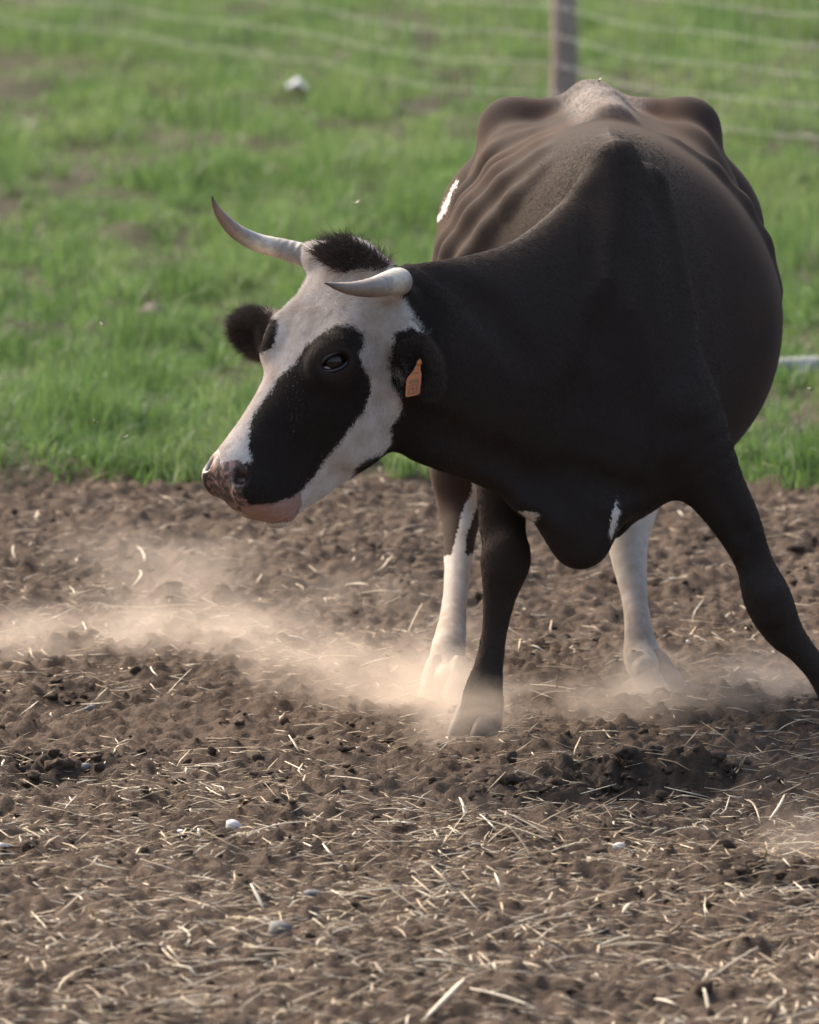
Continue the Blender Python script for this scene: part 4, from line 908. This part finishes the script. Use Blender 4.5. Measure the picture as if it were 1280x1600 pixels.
M_FLY = mat_simple('fly_mat', (0.05, 0.035, 0.02), (0.12, 0.08, 0.04), 200, 0.4); 
def wing_mat():
    m = NM('wing_mat'); tr = m.n('ShaderNodeBsdfTransparent'); mx = m.n('ShaderNodeMixShader'); mx.inputs[0].default_value = 0.55
    m.t.links.new(tr.outputs[0], mx.inputs[1]); m.t.links.new(m.bsdf(m.mix(m.noise(300), (0.5, 0.4, 0.25), (0.7, 0.6, 0.45)), 0.3), mx.inputs[2]); return m.done(mx.outputs[0])
M_WING = wing_mat()
for k, (x, y, Y) in enumerate([(936, 126, 20.9), (160, 508, 19.8), (556, 318, 19.7), (195, 684, 19.8), (1268, 608, 20.2), (193, 1046, 19.6), (148, 659, 19.9)]):
    r = empty('fly', P(x, y, Y), ('small brown fly hovering over the cow croup', 'small brown fly hovering beside the far horn and ear', 'small brown fly hovering above the poll', 'small brown fly hovering just in front of the muzzle', 'small brown fly hovering beside the flank near the pipe', 'small brown fly low over the dust', 'small brown fly over the grass beyond the muzzle')[k], 'fly', 'flies round the cow')
    r.rotation_euler = (random.uniform(-.4, .4), random.uniform(-.5, .5), random.uniform(0, 6))
    obj('fly_body', sphere_mesh('fly_body', 0.0042, 12, (1, .45, .45)), M_FLY, r)
    for s in (-1, 1):
        w5 = np.array([(0, 0, .001), (.002, s * .003, .003), (-.001, s * .008, .0045), (-.004, s * .008, .0045), (-.004, s * .003, .002)]); obj('wing', np_mesh('wing', np.vstack([w5, w5 + (0, 0, .0002)]), [np.array([[0, 1, 2, 3, 4], [9, 8, 7, 6, 5]]), np.array([[i, (i + 1) % 5, 5 + (i + 1) % 5, 5 + i] for i in range(5)])], False), M_WING, r)

# ------------------------------------------------------------------ dust
def dust_mat():
    m = NM('dust_mat'); oc = m.objc(); ln_ = m.n('ShaderNodeVectorMath', operation='LENGTH'); m.put(ln_.inputs[0], oc)
    fall = m.rng(ln_.outputs['Value'], 1.0, 0.12, 0, 1, True)
    n = m.noise(5.0, 5, 0.62, m.scl(m.pos(), (0.9, 0.7, 1.7)), 0.6); n2 = m.rng(n, 0.38, 0.70)
    oi = m.n('ShaderNodeObjectInfo'); dens = m.math('MULTIPLY', m.math('MULTIPLY', fall, n2), m.math('MULTIPLY', oi.outputs['Alpha'], 5.6))
    pv = m.n('ShaderNodeVolumePrincipled'); pv.inputs['Color'].default_value = (0.84, 0.725, 0.62, 1); pv.inputs['Anisotropy'].default_value = 0.25
    m.put(pv.inputs['Density'], dens); return m.done(None, pv.outputs[0])
M_DUST = dust_mat()
dust = empty('dust_cloud', G(640, 1080), 'tan dust kicked up round the cow hooves and drifting over the soil', 'dust', None, 'stuff')
PUFF = sphere_mesh('dust_puff', 1.0, 24); PUFF.materials.append(M_DUST)
# (x, y of the foot on the ground, rx, ry, rz, density)
for x, y, rx, ry, rz, dn in [(735, 1162, .17, .16, .12, 1.1), (1010, 1098, .17, .16, .12, .8), (690, 1106, .14, .14, .13, .4), (690, 1125, .20, .34, .14, .62), (600, 1105, .22, .36, .15, .66), (500, 1075, .24, .40, .13, .50), (395, 1030, .26, .45, .13, .48), (270, 1010, .28, .5, .13, .48), (130, 1015, .28, .45, .12, .40), (20, 1020, .22, .4, .09, .32),
        (300, 930, .32, .6, .13, .22), (180, 880, .25, .5, .10, .14), (560, 960, .25, .45, .10, .16), (820, 1120, .20, .3, .09, .40), (960, 1130, .24, .3, .11, .55), (1090, 1110, .24, .32, .11, .46), (1220, 1085, .24, .4, .13, .55), (1250, 1340, .16, .3, .09, .20), (700, 1040, .18, .3, .12, .45), (1040, 1050, .18, .25, .07, .25)]:
    g = G(x, y); o = bpy.data.objects.new('dust_puff', PUFF); col.objects.link(o); o.parent = dust
    o.location = tuple(g + np.array([0, 0, rz * 0.35]) - np.array(dust.location)); o.scale = (rx, ry, rz); o.color = (1, 1, 1, dn); o['kind'] = 'stuff'
